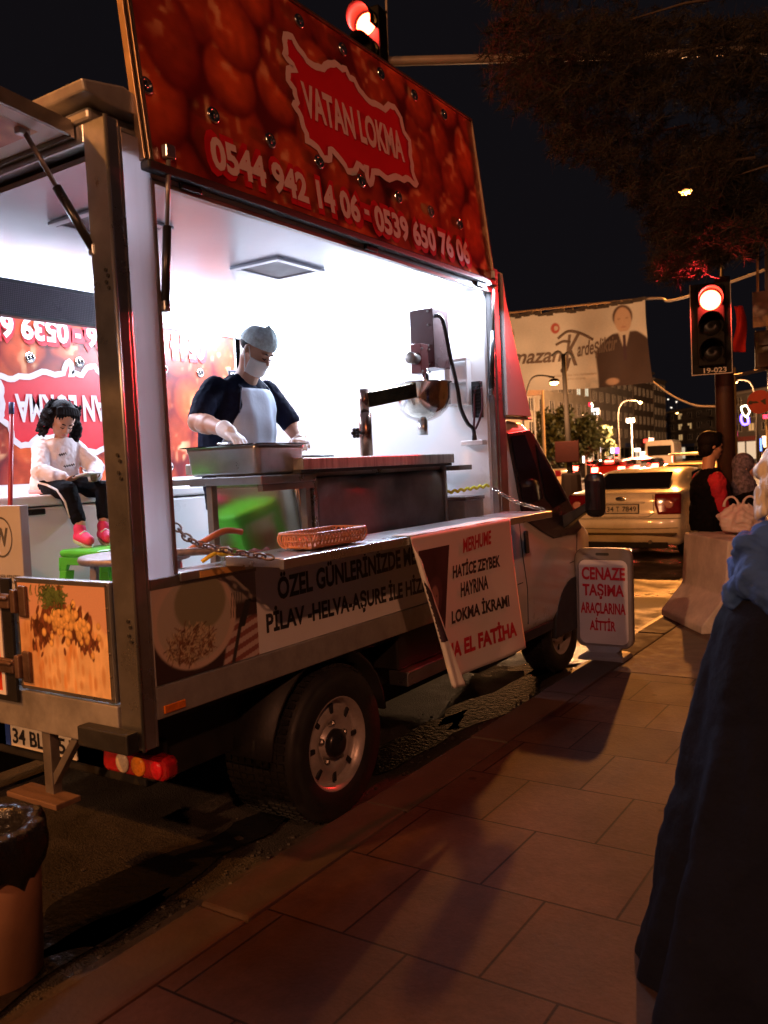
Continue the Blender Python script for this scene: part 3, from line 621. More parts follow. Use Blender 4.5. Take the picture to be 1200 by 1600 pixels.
on_cab([(5.42, 1.70), (5.60, 1.545), (5.88, 1.29), (5.62, 1.25), (5.50, 1.33)], .0165, .003).build('quarter_window', GLASSD, cab)
on_cab([(5.12, .985), (5.165, .985), (5.17, 1.0), (5.17, 1.125), (5.16, 1.135), (5.12, 1.135), (5.112, 1.12), (5.112, 1.0)], .001, .014).build('door_handle', BLACKP, cab, bevel=.005)
sm = MB()
for a, c in (((5.065, 1.27), (5.085, .98)), ((5.085, .98), (5.14, .75)), ((5.14, .75), (5.13, .52)), ((6.10, 1.03), (6.05, .75)), ((5.0, .80), (6.0, .83))):
    sm.bar((cx(*a)+.001, *a), (cx(*c)+.001, *c), .006, .004, (1, 0, 0))
sm.build('door_seam', BLACK, cab)
arch = MB().prism([Vector((-2.335, 5.98+.40*math.cos(a), .335+.38*math.sin(a))) for a in np.linspace(0, math.pi, 16)], (.03, 0, 0))
arch.build('wheel_arch', BLACK, cab)
MB().box((-2.36, 4.95, .40), (-2.315, 5.58, .47)).box((-2.40, 4.92, .60), (-2.33, 4.95, 1.2)).build('sill_trim', BLACK, cab, bevel=.01)
# windscreen
ws = MB().add([(-4.16, 5.50, 1.755), (-2.44, 5.50, 1.755), (-2.40, 6.16, 1.175), (-4.20, 6.16, 1.175)], [(0, 1, 2, 3)]).build('windscreen', GLASSD, cab, solid=.01)
# mirror
mr = MB().loft([[Vector((-2.065+.072*math.cos(t)*k_, 5.80+.05*math.sin(t)*k_, z)) for t in np.linspace(0, 6.283, 17)[:-1]] for z, k_ in ((1.175, .5), (1.19, .85), (1.225, 1), (1.42, 1.02), (1.47, .85), (1.485, .5))]).build('wing_mirror', BLACKP, T, smooth=True)
MB().loft([[Vector((x, 5.86+dy*w_, z+dz*w_)) for dy, dz in ((-.05, -.04), (.05, -.04), (.05, .04), (-.05, .04))] for x, z, w_ in ((-2.34, 1.12, 1.4), (-2.24, 1.18, 1.), (-2.13, 1.25, .8))]).build('mirror_arm', BLACKP, mr, bevel=.008)
MB().box((-2.12, 5.746, 1.225), (-2.01, 5.752, 1.43)).build('mirror_glass', GLASSD, mr)
# spoiler over the cab
prof = [(YB+.004, 1.885), (5.36, 1.885), (5.31, 1.98), (5.10, 2.36), (4.98, 2.62), (YB+.004, 2.79)]
sp = MB().loft([[Vector((x, YB+.004+(y-YB-.004)*k_, z if z < 1.9 else 1.885+(z-1.885)*kz)) for y, z in prof] for x, k_, kz in ((-4.28, .9, .97), (-4.22, 1, 1), (-2.40, 1, 1), (-2.325, .95, .985), (-2.305, .85, .97))]).build('roof_spoiler', WPAINT, T, bevel=.02)
ml = MB()
for y in (5.0, 5.30): ml.lathe([(.022, 0), (.022, .012), (.014, .028), (0, .032)], (-2.36, y, 1.862), 'Z', 12)
ml.build('marker_lamp', M('bright_red_lens', (.75, .02, .03)), T, smooth=True)
MB().tube([(-2.34, 4.97, 1.872), (-2.34, 5.36, 1.872)], .009).build('roof_gutter', WPAINT, cab)
# ================================================================ things inside the truck
fz = thing('chest_freezer', (-4.0, 3.0, .82), 'long white chest freezer under the upside-down dough-ball print, with the girl sitting on its lid', 'freezer')
MB().box((-4.26, 2.02, .84), (-3.76, 4.2, 1.475)).build('cabinet', WHITE_IN, fz, bevel=.015)
MB().box((-4.27, 2.01, 1.482), (-3.75, 4.21, 1.535)).build('lid', WHITE_IN, fz, bevel=.012)
MB().box((-3.765, 2.5, 1.44), (-3.745, 2.6, 1.47)).build('lid_catch', BLACKP, fz, bevel=.005)

sl = thing('led_sign', (-3.75, 2.5, 2.4), 'dark dot-matrix display board, switched off, hanging at the top left of the hatch interior', 'display board')
MB().box((-3.80, 1.99, 2.405), (-3.745, 3.035, 2.585)).build('housing', M('sign_housing', (.03, .03, .04), .4), sl, bevel=.005)
gm = MB()
for i in range(100):
    for j in range(16): gm.box((-3.7445, 2.01+i*.0100, 2.421+j*.0092), (-3.7435, 2.0165+i*.0100, 2.4270+j*.0092))
gm.build('dot_matrix', M('dot_lens', (.16, .13, .17), .3), sl)

st = thing('plastic_stool', (-3.44, 2.68, .82), 'bright green plastic stool under the feet of the girl', 'stool')
GREEN = M('green_plastic', (.10, .62, .04), .32, 0, .06)
c = (-3.42, 2.68)
MB().box((c[0]-.15, c[1]-.15, 1.235), (c[0]+.15, c[1]+.15, 1.272)).build('seat', GREEN, st, bevel=.016)
ap = MB()
for s in (-1, 1):
    for (ax) in (0, 1):
        pr = [(-.15, 1.235), (.15, 1.235), (.155, 1.17), (.105, 1.17), (.09, 1.20), (-.09, 1.20), (-.105, 1.17), (-.155, 1.17)]
        ap.prism([Vector((c[0]+(q if ax else s*.15), c[1]+(s*.15 if ax else q), z)) for q, z in pr], (0, -s*.012, 0) if ax else (-s*.012, 0, 0))
ap.build('apron_rail', GREEN, st, bevel=.003)
for sx in (-1, 1):
    for sy in (-1, 1):
        MB().loft([[Vector((c[0]+sx*(.125+(1.17-z)*.09)+dx*k_, c[1]+sy*(.125+(1.17-z)*.09)+dy*k_, z)) for dx, dy in ((-.025, -.025), (.025, -.025), (.025, .025), (-.025, .025))] for z, k_ in ((1.17, 1), (.822, .8))]).build('leg', GREEN, st, bevel=.004)

fr = thing('deep_fryer', (-2.8, 3.8, .82), 'grease-stained steel deep fryer cabinet with an overhanging top, behind the serving shelf', 'fryer')
fb = MB().box((-3.15, 3.20, .84), (-2.52, 4.44, 1.60)).build('cabinet', STEEL, fr, bevel=.004)
MB().grid(20, 20, lambda s, t: Vector((-3.12+.585*s, 3.195-.088*t+.004*math.sin(s*5), .95+.6*t))).build('side_sheet', M('mirror_sheet', (.55, .50, .40), .13, 1, .12, 3, .03, 9, stretch=(1, 1, .15)), fb, smooth=True, solid=.003)
MB().grid(40, 16, lambda s, t: Vector((-2.505+.006*math.sin(s*9)*t+.012*(t > .93)*math.sin(s*17), 3.19+1.235*s, .95+.615*t))).build('front_sheet', M('greasy_steel', (.16, .165, .17), .36, .75, .35, 4, .12, 18, dirt=.5, dirtcol=(.035, .03, .025)), fb, smooth=True, solid=.004)
for y in (3.165, 4.425): MB().box((-2.525, y, .9), (-2.49, y+.022, 1.60)).build('corner_rail', STEEL, fb, bevel=.003)
MB().box((-3.2, 3.03, 1.60), (-2.44, 4.46, 1.655)).build('top_tray', M('stained_steel', (.40, .39, .35), .4, .55, .4, 9, .1, dirt=.9, dirtcol=(.06, .055, .035), stretch=(1, 3, .4)), fr, bevel=.006)
MB().box((-2.51, 3.03, 1.585), (-2.455, 4.45, 1.60)).build('lip_gap_shade', BLACK, fr)  # black strip stands in for the shade in the gap under the top
MB().lathe([(.22, 1.656), (.22, 1.672), (.19, 1.672), (.18, 1.658)], (-2.85, 3.45, 0), 'Z', 32).build('oil_pan', STEEL, fr, smooth=True)

ct = thing('steel_counter', (-2.85, 2.95, .82), 'thin steel worktop on slim dark legs beside the fryer, carrying the deep steel tray', 'counter')
MB().box((-3.20, 2.80, 1.552), (-2.92, 3.16, 1.582)).box((-2.915, 2.78, 1.546), (-2.475, 3.165, 1.584)).build('worktop', STEEL, ct, bevel=.003)
for x, y in ((-2.52, 3.135), (-2.815, 2.82)): MB().box((x-.018, y-.018, .822), (x+.018, y+.018, 1.55)).build('leg', STEEL_D, ct, bevel=.003)
MB().box((-2.515, 2.80, 1.515), (-2.485, 3.16, 1.545)).build('rail', STEEL_D, ct)

gp = thing('steel_tray', (-2.7, 2.95, 1.584), 'deep rectangular steel serving tray the vendor reaches into', 'tray')
def rect_sec(x0, x1, y0, y1, z, r=.03, n=5):
    out = []
    for cx_, cy_, a0 in ((x1-r, y1-r, 0), (x0+r, y1-r, 90), (x0+r, y0+r, 180), (x1-r, y0+r, 270)):
        out += [Vector((cx_+r*math.cos(R(a0+90*i/n)), cy_+r*math.sin(R(a0+90*i/n)), z)) for i in range(n+1)]
    return out
px0, px1, py0, py1 = -2.925, -2.50, 2.79, 3.11
MB().loft([rect_sec(px0+.012, px1-.012, py0+.012, py1-.012, 1.59), rect_sec(px0, px1, py0, py1, 1.60), rect_sec(px0-.006, px1+.006, py0-.006, py1+.006, 1.695), rect_sec(px0-.010, px1+.010, py0-.010, py1+.010, 1.70), rect_sec(px0-.012, px1+.012, py0-.012, py1+.012, 1.722), rect_sec(px0-.002, px1+.002, py0-.002, py1+.002, 1.722), rect_sec(px0+.006, px1-.006, py0+.006, py1-.006, 1.61)]).build('body', STEEL, gp, smooth=True)
MB().loft([rect_sec(px0-.045, px1+.03, py0-.03, py1+.03, 1.722, .035), rect_sec(px0-.045, px1+.03, py0-.03, py1+.03, 1.726, .035), rect_sec(px0, px1, py0, py1, 1.7262), rect_sec(px0, px1, py0, py1, 1.7225)], cap=False).build('rim', STEEL_P, gp)
dgh = MB(); rs = random.Random(2)
for i in range(60): dgh.ell((rs.uniform(px0+.04, px1-.04), rs.uniform(py0+.04, py1-.04), 1.635+rs.uniform(0, .03)), (.026, .026, .024), nu=10, nv=6)
tag(dgh.build('dough_balls', M('fried_dough', (.55, .25, .06), .35, 0, .3, 40), smooth=True), 'golden fried dough balls heaped in the deep steel tray', 'pastry', kind='stuff')

dm = thing('dough_dispenser', (-2.7, 3.95, 1.656), 'dough dropping machine with a polished bowl, swing arm and red-brown motor housing above the fryer', 'dough machine')
BROWN = M('motor_paint', (.055, .016, .016), .3, .2, .12, 5)
cl = MB().lathe([(.036, 1.655), (.036, 1.90), (.030, 1.902), (.030, 1.905)], (-2.72, 3.95, 0), 'Z', 20).build('column', M('brown_tube', (.24, .15, .12), .25, .9), dm, smooth=True)
MB().lathe([(.026, 1.905), (.026, 2.035)], (-2.72, 3.95, 0), 'Z', 20).build('pivot', M('brown_tube', (.2, .1, .1)), dm, smooth=True)
kn = MB().lathe([(.008, -.10), (.008, -.035)], (-2.72, 3.95, 1.79), 'Y', 8)
for i in range(6):
    a = i*math.pi/3; kn.ell((-2.72+.02*math.cos(a), 3.95-.095, 1.79+.02*math.sin(a)), (.012, .014, .012), nu=8, nv=6)
kn.build('clamp_knob', BLACKP, cl, smooth=True)
MB().bar((-2.70, 3.95, 1.972), (-2.55, 4.35, 2.045), .02, .085).build('swing_arm', M('brass_arm', (.46, .36, .2), .22, 1, .4, 7, dirt=.4), dm, bevel=.004)
prof = [(.002, 1.855), (.05, 1.862), (.10, 1.885), (.145, 1.93), (.165, 1.99), (.17, 2.075), (.178, 2.08), (.178, 2.086), (.165, 2.086), (.160, 1.99), (.13, 1.92), (.002, 1.87)]
MB().lathe(prof, (-2.62, 4.43, 0), 'Z', 36).build('bowl', STEEL_P, dm, smooth=True)
MB().lathe([(.03, 1.775), (.03, 1.86)], (-2.62, 4.41, 0), 'Z', 16).build('nozzle', STEEL, dm, smooth=True)
MB().lathe([(.02, 2.0), (.02, 2.16)], (-2.55, 4.35, 0), 'Z', 14).lathe([(.028, 2.0), (.028, 2.075)], (-2.55, 4.35, 0), 'Z', 14).build('spindle', CHROME, dm, smooth=True)
bx = MB().cbox((-2.57, 4.325, 2.215), (.07, .085, .17)).build('gearbox', M('gearbox_paint', (.13, .03, .028), .3, .3), dm, bevel=.003)
MB().lathe([(.034, 0), (.034, -.07), (.028, -.075)], (-2.57, 4.283, 2.215), 'Y', 18).build('motor_cap', STEEL_D, bx, smooth=True)
MB().cbox((-2.60, 4.505, 2.345), (.16, .19, .35)).build('motor_housing', BROWN, dm, bevel=.003)
sc = MB()
for z in (2.19, 2.30, 2.42, 2.50): sc.lathe([(.006, 0), (.006, -.012)], (-2.55, 4.41, z), 'Y', 8)
for z in (2.14, 2.27):
    for y in (4.285, 4.365): sc.lathe([(.006, 0), (.006, .012)], (-2.535, y, z), 'X', 8)
sc.build('bolt', STEEL_D, dm)

def curve_pts(P, n=10):
    P = [Vector(p) for p in P]; out = []
    for i in range(len(P)-1):
        a, b_, c_, d = P[max(i-1, 0)], P[i], P[i+1], P[min(i+2, len(P)-1)]
        for k_ in range(n):
            t = k_/n; out.append(.5*((2*b_)+(c_-a)*t+(2*a-5*b_+4*c_-d)*t*t+(3*b_-a-3*c_+d)*t**3))
    return out+[P[-1]]
tag(MB().tube(curve_pts([(-2.515, 4.42, 2.47), (-2.47, 4.44, 2.44), (-2.46, 4.50, 2.22), (-2.44, 4.53, 2.05), (-2.44, 4.56, 1.93), (-2.43, 4.62, 1.84), (-2.415, 4.665, 1.80), (-2.412, 4.67, 1.745)]), .0125, 8).build('power_cable', BLACKP, smooth=True), 'thick black power cable hanging from the motor housing down to the power strip', 'cable')
tag(MB().tube(curve_pts([(-2.36, 4.69, 2.08), (-2.40, 4.68, 2.03), (-2.405, 4.67, 1.90), (-2.41, 4.668, 1.80), (-2.38, 4.67, 1.84), (-2.355, 4.68, 1.93), (-2.36, 4.69, 2.05)]), .007, 8).build('power_cable', M('two_tone_cable', (.10, .03, .04), .4), smooth=True), 'thin looped cable hanging from the inverter to the power strip', 'cable')
ps = thing('power_strip', (-2.4, 4.69, 1.70), 'white power strip fixed low on the front wall of the hatch', 'power strip')
MB().box((-2.50, 4.655, 1.702), (-2.35, 4.718, 1.733)).build('body', WHITE, ps, bevel=.005)
MB().lathe([(.016, 1.733), (.014, 1.76), (.006, 1.785)], (-2.412, 4.67, 0), 'Z', 10).build('plug', BLACKP, ps)
iv = thing('inverter', (-2.39, 4.70, 1.86), 'black finned inverter box screwed to the front wall of the hatch', 'inverter')
MB().box((-2.425, 4.68, 1.87), (-2.365, 4.718, 2.09)).build('body', BLACKP, iv, bevel=.003)
fm = MB()
for i in range(9): fm.box((-2.420, 4.672, 1.885+i*.022), (-2.37, 4.68, 1.894+i*.022))
fm.build('cooling_fin', M('fin_grey', (.06, .06, .065), .35, .6), iv)
wc = thing('wall_cupboard', (-2.5, 4.6, 1.95), 'small open white cupboard on the front wall behind the motor housing', 'cupboard')
MB().box((-2.60, 4.66, 2.225), (-2.44, 4.718, 2.24)).box((-2.60, 4.66, 1.95), (-2.44, 4.718, 1.965)).box((-2.60, 4.66, 1.965), (-2.59, 4.718, 2.225)).box((-2.45, 4.66, 1.965), (-2.44, 4.718, 2.225)).box((-2.59, 4.66, 2.09), (-2.45, 4.718, 2.10)).build('carcass', WHITE, wc, bevel=.002)
sb = thing('steel_bin', (-2.45, 4.6, 1.2), 'low dark steel bin between the fryer and the front post', 'bin')
MB().box((-2.6, 4.47, .84), (-2.39, 4.715, 1.37)).build('body', STEEL_D, sb, bevel=.004)
MB().box((-2.62, 4.465, 1.372), (-2.38, 4.717, 1.395)).build('lid', M('bin_lid', (.22, .19, .2), .25, .7), sb, bevel=.004)
tag(MB().box((-2.75, 4.47, 1.555), (-2.42, 4.64, 1.585)).build('side_shelf', STEEL_D, bevel=.003), 'narrow dark steel shelf sticking out to the right of the fryer', 'shelf')
yp = MB()
for i in range(60):
    t = i/59; p = Vector((-2.50, 4.47, 1.425)).lerp(Vector((-2.335, 4.68, 1.452)), t)
    a = t*40; yp.ell(p+Vector((0, .004*math.sin(a), .006*math.cos(a))), (.008, .010, .009), nu=8, nv=6)
tag(yp.build('plaited_strap', M('yellow_strap', (.62, .62, .03), .5), smooth=True), 'bright yellow plaited strap tied from the fryer to the front post', 'strap')

def chain(name, P, link, wr, mat, label):
    """chain of interlocked oval links along a line"""
    P = curve_pts(P, 12); L = [0]
    for a, b_ in zip(P, P[1:]): L.append(L[-1]+(b_-a).length)
    n = int(L[-1]/link); mb = MB()
    for i in range(n):
        q = (i+.5)*link; j = max(k_ for k_ in range(len(L)-1) if L[k_] <= q); t = (q-L[j])/(L[j+1]-L[j]); c = P[j].lerp(P[j+1], t); d = (P[j+1]-P[j]).normalized()
        x = d.cross(Vector((0, 0, 1))).normalized(); y = x.cross(d); u = (x+y)/1.414 if i % 2 else (x-y)/1.414
        ring_ = [c+d*(link*.72*math.cos(a))+u*(link*.42*math.sin(a)) for a in np.linspace(0, 2*math.pi, 13)[:-1]]
        k_ = len(ring_); vs = []
        w = d.cross(u)
        for h, p in enumerate(ring_):
            o = (p-c).normalized(); vs += [p+o*wr*math.cos(b2)+w*wr*math.sin(b2) for b2 in np.linspace(0, 2*math.pi, 7)[:-1]]
        mb.add(vs, [(h*6+m_, h*6+(m_+1) % 6, ((h+1) % k_)*6+(m_+1) % 6, ((h+1) % k_)*6+m_) for h in range(k_) for m_ in range(6)])
    return tag(mb.build(name, mat, smooth=True), label, 'chain', 'chains holding up the serving shelf')
chain('support_chain', [(-2.315, 2.125, 1.425), (-2.21, 2.14, 1.355), (-2.0, 2.29, 1.292)], .030, .0042, M('rusty_chain', (.18, .13, .11), .4, .9, .4, 30), 'rusty chain at the left end of the serving shelf beside the corner post')
chain('support_chain', [(-2.302, 4.68, 1.43), (-2.15, 4.70, 1.345), (-1.985, 4.72, 1.295)], .026, .0036, STEEL_P, 'bright steel chain at the cab end of the serving shelf')

bk = thing('bread_basket', (-2.12, 2.72, 1.29), 'orange-brown woven plastic basket on the serving shelf', 'basket')
BSK = M('basket_plastic', (.52, .23, .12), .35, 0, .15, 30)
bm_ = MB(); base = rect_sec(-2.20, -2.06, 2.58, 2.92, 1.291, .05); bm_.add(base+rect_sec(-2.20, -2.06, 2.58, 2.92, 1.297, .05), [tuple(range(24)), tuple(range(24, 48))]+[(i, (i+1) % 24, (i+1) % 24+24, i+24) for i in range(24)])
bm_.build('base', BSK, bk)
wv = MB(); per = []
for (x, y, dx, dy, n) in ((-2.205, 2.585, 0, 1, 15), (-2.045, 2.585, 0, 1, 15), (-2.20, 2.565, 1, 0, 6), (-2.20, 2.93, 1, 0, 6)):
    for i in range(n):
        t = (i+.5)/n; c_ = Vector((x+dx*.15*t, y+dy*.34*t, 1.323)); lean = Vector((0, 0, 0))
        o = Vector((1 if x > -2.1 else -1, 0, 0)) if dy else Vector((0, -1 if y < 2.6 else 1, 0)); e_ = Vector((dx, dy, 0)); u = (Vector((0, 0, 1))+o*.35)
        P = [c_+e_*.021*math.cos(a)+u*.03*math.sin(a)+o*.004*math.cos(2*a) for a in np.linspace(0, 6.2832, 13)]
        wv.tube(P, .0042, 5, cap=False)
for z, k_ in ((1.299, .0), (1.323, .010), (1.352, .020)):
    s_ = rect_sec(-2.20-k_, -2.05+k_, 2.57-k_, 2.925+k_, z, .05); wv.tube(s_+[s_[0]], .004, 6, cap=False)
wv.build('woven_wall', BSK, bk, smooth=True)

bs = thing('burner_stand', (-2.72, 2.28, .82), 'grey cast-iron gas burner ring on legs, half hidden behind the corner post', 'burner stand')
CAST = M('cast_grey', (.30, .27, .28), .5, .6, .3, 30, .2, 90)
MB().lathe([(.15, 1.275), (.215, 1.27), (.222, 1.285), (.215, 1.297), (.15, 1.295)], (-2.72, 2.28, 0), 'Z', 36).build('ring', CAST, bs, smooth=True)
for i in range(4):
    a = i*math.pi/2+.5; MB().bar((-2.72+.17*math.cos(a), 2.28+.17*math.sin(a), 1.28), (-2.72+.2*math.cos(a), 2.28+.2*math.sin(a), .82), .03, .03).build('leg', CAST, bs, bevel=.004)
MB().tube(curve_pts([(-2.54, 2.36, 1.285), (-2.47, 2.40, 1.33), (-2.42, 2.48, 1.37), (-2.40, 2.56, 1.36)]), .013).build('handle', M('wood_handle', (.35, .12, .05), .5), bs, smooth=True)
MB().tube(curve_pts([(-2.52, 2.22, 1.30), (-2.45, 2.30, 1.305), (-2.36, 2.44, 1.30)]), .016).build('pan_arm', CAST, bs, smooth=True)
tag(MB().tube(curve_pts([(-2.40, 2.33, 1.265), (-2.37, 2.36, 1.29), (-2.36, 2.41, 1.295), (-2.34, 2.44, 1.268)]), .008).ell((-2.355, 2.40, 1.295), (.02, .03, .016)).build('gas_valve', M('yellow_brass', (.75, .55, .03), .35, .2), smooth=True), 'small yellow gas valve lying on the hatch sill by the rusty chain', 'gas valve')
rag = MB().grid(10, 6, lambda s, t: Vector((-2.36+.05*t, 2.47+.16*s, 1.262+.014*math.sin(s*11)*math.cos(t*5)+.014))).build('rag', M('brown_rag', (.10, .04, .035), .9, 0, .3, 40), smooth=True, solid=.008)
tag(rag, 'dark crumpled rag on the hatch sill at the shelf end', 'rag')

cb = thing('cardboard_box', (-3.3, 2.1, .82), 'tall grey-white carton with a circled letter at the rear opening', 'box')
CARD = M('pale_card', (.46, .46, .47), .7, 0, .05, 8)
def card(s, t, l=0.): return Vector((-3.62, 2.12, .85)).lerp(Vector((-3.24, 2.12, .85)), s)+Vector((.085*t, -.05*t, .66*t))+Vector((0, -l, 0))
MB().add([card(0, 0), card(1, 0), card(1, 1), card(0, 1)]+[p+Vector((0, .04, .0)) for p in (card(0, 0), card(1, 0), card(1, 1), card(0, 1))], [(0, 1, 2, 3), (7, 6, 5, 4), (0, 4, 5, 1), (1, 5, 6, 2), (2, 6, 7, 3), (3, 7, 4, 0)]).build('carton', CARD, cb, bevel=.004)
INK = M('grey_ink', (.10, .10, .10), .6)
cc = (.63, .80)
ribbon([(cc[0]+.20*math.cos(a), cc[1]+.125*math.sin(a)) for a in np.linspace(0, 6.283, 41)[:-1]], .012, lambda x, y: card(x, y, .002)).build('ring_mark', INK, cb, fixn=False)
letter('lettering', 'W', INK, cb, lambda s, t: card(cc[0]-.13+.26*s, cc[1]-.06+.12*t, .002), .03)
letter('lettering', 'BLENDER FENTER', INK, cb, lambda s, t: card(.36+.60*s, .535+.022*t, .002), .01)
letter('lettering', 'REMPLACE', INK, cb, lambda s, t: card(.50+.42*s, .50+.022*t, .002), .01)

br = thing('broom', (-3.96, 2.5, .82), 'red-handled broom leaning by the freezer at the rear opening', 'broom')
MB().tube([(-3.70, 2.36, .95), (-3.70, 2.38, 1.5), (-3.70, 2.42, 1.93)], .011).build('handle', M('red_tube', (.45, .04, .04), .35), br, smooth=True)
MB().tube([(-3.70, 2.42, 1.93), (-3.70, 2.424, 1.985)], .013).build('grip', M('grip_blue', (.06, .10, .3), .4), br, smooth=True)
MB().cbox((-3.70, 2.36, .90), (.05, .26, .10)).build('brush_head', M('bristle', (.3, .05, .05), .8, 0, .4, 60), br, bevel=.01)

# ---------------- paper notice over the shelf edge
pn = thing('paper_notice', (-1.95, 3.8, .6), 'large printed paper notice with a portrait, hung over the serving shelf edge, one corner curling', 'notice')
PW, PH = 1.02, .70
def paper(s, t, lift=0.):
    """s along the shelf, t down the sheet"""
    y = 3.145+PW*s; z = 1.288-PH*t
    k_ = max(0, .42*t-s)*1.0           # folded back part at the lower left
    x = -1.957+.012*math.sin(s*7+t*2)*t+.05*t*t*(.3+.7*s)
    y += .02*t*s
    if s < .275*t:                       # roll the edge towards the viewer
        q = (.275*t-s)*PW; rr = .013; a = q/rr
        y0 = 3.145+PW*.275*t+.02*t*s
        if a < 4.2: y = y0-rr*math.sin(a); x += rr*(1-math.cos(a))
        else: y = y0-rr*math.sin(4.2)+.22*(q-4.2*rr); x += rr*(1-math.cos(4.2))+.05*(q-4.2*rr)
        z -= .035*t
    return Vector((x+lift, y, z))
sheet = MB().grid(72, 40, lambda a, c_: paper(a, c_)).build('sheet', PAPER, pn, smooth=True, solid=.0015)
MB().grid(24, 4, lambda a, c_: Vector((-1.957-.10*c_, 3.145+PW*a, 1.2905+.0015*math.sin(a*20)))).build('folded_top', PAPER, pn, smooth=True, solid=.001)
def portrait_print():
    S, Y = ST(1, 1, 70, 80); img = np.ones(S.shape+(3,))*np.array((.035, .02, .022)); img *= (.6+.8*smooth_noise(S.shape, 14, 2))[..., None]
    d = np.hypot((S-.52)/.30, (Y-.45)/.24); mixc(img, np.clip((1-d)/.1, 0, 1), np.array((.07, .035, .04)))
    d = np.hypot((S-.50)/.17, (Y-.42)/.17); mixc(img, np.clip((1-d)/.15, 0, 1), np.array((.30, .18, .15)))
    for q in (-.07, .07): mixc(img, np.clip((1-np.hypot((S-.5-q)/.035, (Y-.46)/.014))/.4, 0, 1), np.array((.05, .03, .03)))
    mixc(img, np.clip((1-np.hypot((S-.5)/.06, (Y-.34)/.014))/.4, 0, 1), np.array((.18, .06, .06)))
    mixc(img, np.clip((.2-Y)/.03, 0, 1)*np.clip((.42-abs(S-.5))/.05, 0, 1), np.array((.05, .03, .05)))
    return img
printed('portrait', portrait_print(), lambda a, c_: paper(.055+.275*a*(1-.35*(1-c_))+.0*c_, .10+.58*(1-c_), .003), pn, PRINT('paper_print', .55))
def pw(x0, x1, y0, y1, d=0.): return lambda s, t: paper((x0+(x1-x0)*s-3.145)/PW, (1.288-(y0+(y1-y0)*t+d*s))/PH, .0035)
letter('lettering', 'MERHUME', LETR, pn, pw(3.615, 3.925, 1.162, 1.232, .015), .03, .15)
letter('lettering', 'HATİCE ZEYBEK', LETK, pn, pw(3.495, 4.00, 1.055, 1.135, -.005), .035, .15)
letter('lettering', 'HAYRINA', LETK, pn, pw(3.565, 3.85, .955, 1.025, 0), .03, .15)
letter('lettering', 'LOKMA İKRAMI', LETK, pn, pw(3.455, 4.05, .845, .925, -.012), .035, .1)
letter('lettering', 'NA EL FATİHA', LETR, pn, pw(3.375, 4.075, .685, .785, -.012), .045, .1)
# ---------------- bin, sign, barrier on the ground
tb = thing('rubbish_bin', (-2.58, 1.50, 0), 'brown rubbish drum lined with a shiny black bag beside the truck rear', 'bin')
bc = Vector((-2.60, 1.50, 0))
MB().lathe([(.135, .002), (.15, .01), (.162, .30), (.168, .47), (.160, .47), (.15, .05)], bc, 'Z', 40).build('drum', M('brown_drum', (.30, .15, .08), .6, 0, .15, 5, dirt=.5), tb, smooth=True)
rg = random.Random(12); ph = [rg.uniform(0, 6) for _ in range(6)]
def bag(s, t):
    a = 2*math.pi*s; f = sum(math.sin((3+2*i)*a+ph[i])*(.010/(1+.3*i)) for i in range(6))
    if t < .25: r, z = .125-.02*(1-t*4), .40+.10*t*4
    elif t < .45: r, z = .125+.05*(t-.25)*5, .50+.012*math.sin((t-.25)*15)
    else: r, z = .178+.012*math.sin((t-.45)*6), .505-(t-.45)*(.26+.05*math.sin(3*a+1)+.03*math.sin(7*a))
    r += f*(.4+t)*.9; return bc+Vector((r*math.cos(a), r*math.sin(a), z+.5*f*(t > .2)))
MB().grid(96, 26, bag).build('bin_bag', M('shiny_black_bag', (.014, .013, .013), .22, 0, .3, 30, .6, 45), tb, smooth=True)
MB().lathe([(.12, .40), (.0, .41)], bc, 'Z', 24).build('bag_inside', BLACK, tb)

ab = thing('street_sign_board', (-2.1, 6.0, .12), 'grey-framed pavement sign with red lettering standing in front of the truck cab', 'sign board')
def ab_fn(x, z, l=0.): return Vector((-2.105+x, 6.02+.04*(z-.1)-l, .12+z))
def rrect(w, z0, z1, r, l):
    out = []
    for cx_, cz, a0 in ((w-r, z1-r, 0), (-w+r, z1-r, 90), (-w+r, z0+r, 180), (w-r, z0+r, 270)):
        out += [ab_fn(cx_+r*math.cos(R(a0+15*i)), cz+r*math.sin(R(a0+15*i)), l) for i in range(7)]
    return out
GREYP = M('grey_plastic', (.16, .14, .14), .5, 0, .15, 9)
n_ = 28
MB().loft([rrect(.205, .085, .80, .07, -.03), rrect(.213, .08, .808, .07, -.02), rrect(.213, .08, .808, .07, .02), rrect(.205, .085, .80, .07, .03), rrect(.185, .105, .725, .05, .03), rrect(.183, .107, .723, .05, .024)]).build('frame', GREYP, ab, bevel=0)
face = MB(); face.add(rrect(.182, .108, .722, .05, .0255), [tuple(range(n_))]); fo = face.build('panel', M('sign_white', (.54, .49, .50), .4, 0, .05, 5, dirt=.2), ab)
MB().add(rrect(.05, .755, .775, .01, .0312), [tuple(range(n_))]).build('handle_slot', BLACK, ab)
for tx, x0, x1, z0, h in (('CENAZE', -.160, .165, .575, .095), ('TAŞIMA', -.155, .155, .435, .115), ('ARAÇLARINA', -.172, .165, .31, .10), ('AİTTİR', -.105, .09, .205, .095)):
    letter('lettering', tx, LETR, fo, (lambda x0, x1, z0, h: lambda s, t: ab_fn(x0+(x1-x0)*s, z0+h*t, .0275))(x0, x1, z0, h), .035)
ft = MB().loft([[ab_fn(sx*w_, z, dy) for sx, dy in ((-1, .05*k_), (1, .05*k_), (1, -.05*k_), (-1, -.05*k_))] for z, w_, k_ in ((.10, .15, .5), (.05, .10, 1.2), (.03, .16, 2.2), (.002, .17, 2.4))]).build('foot', GREYP, ab, bevel=.006)

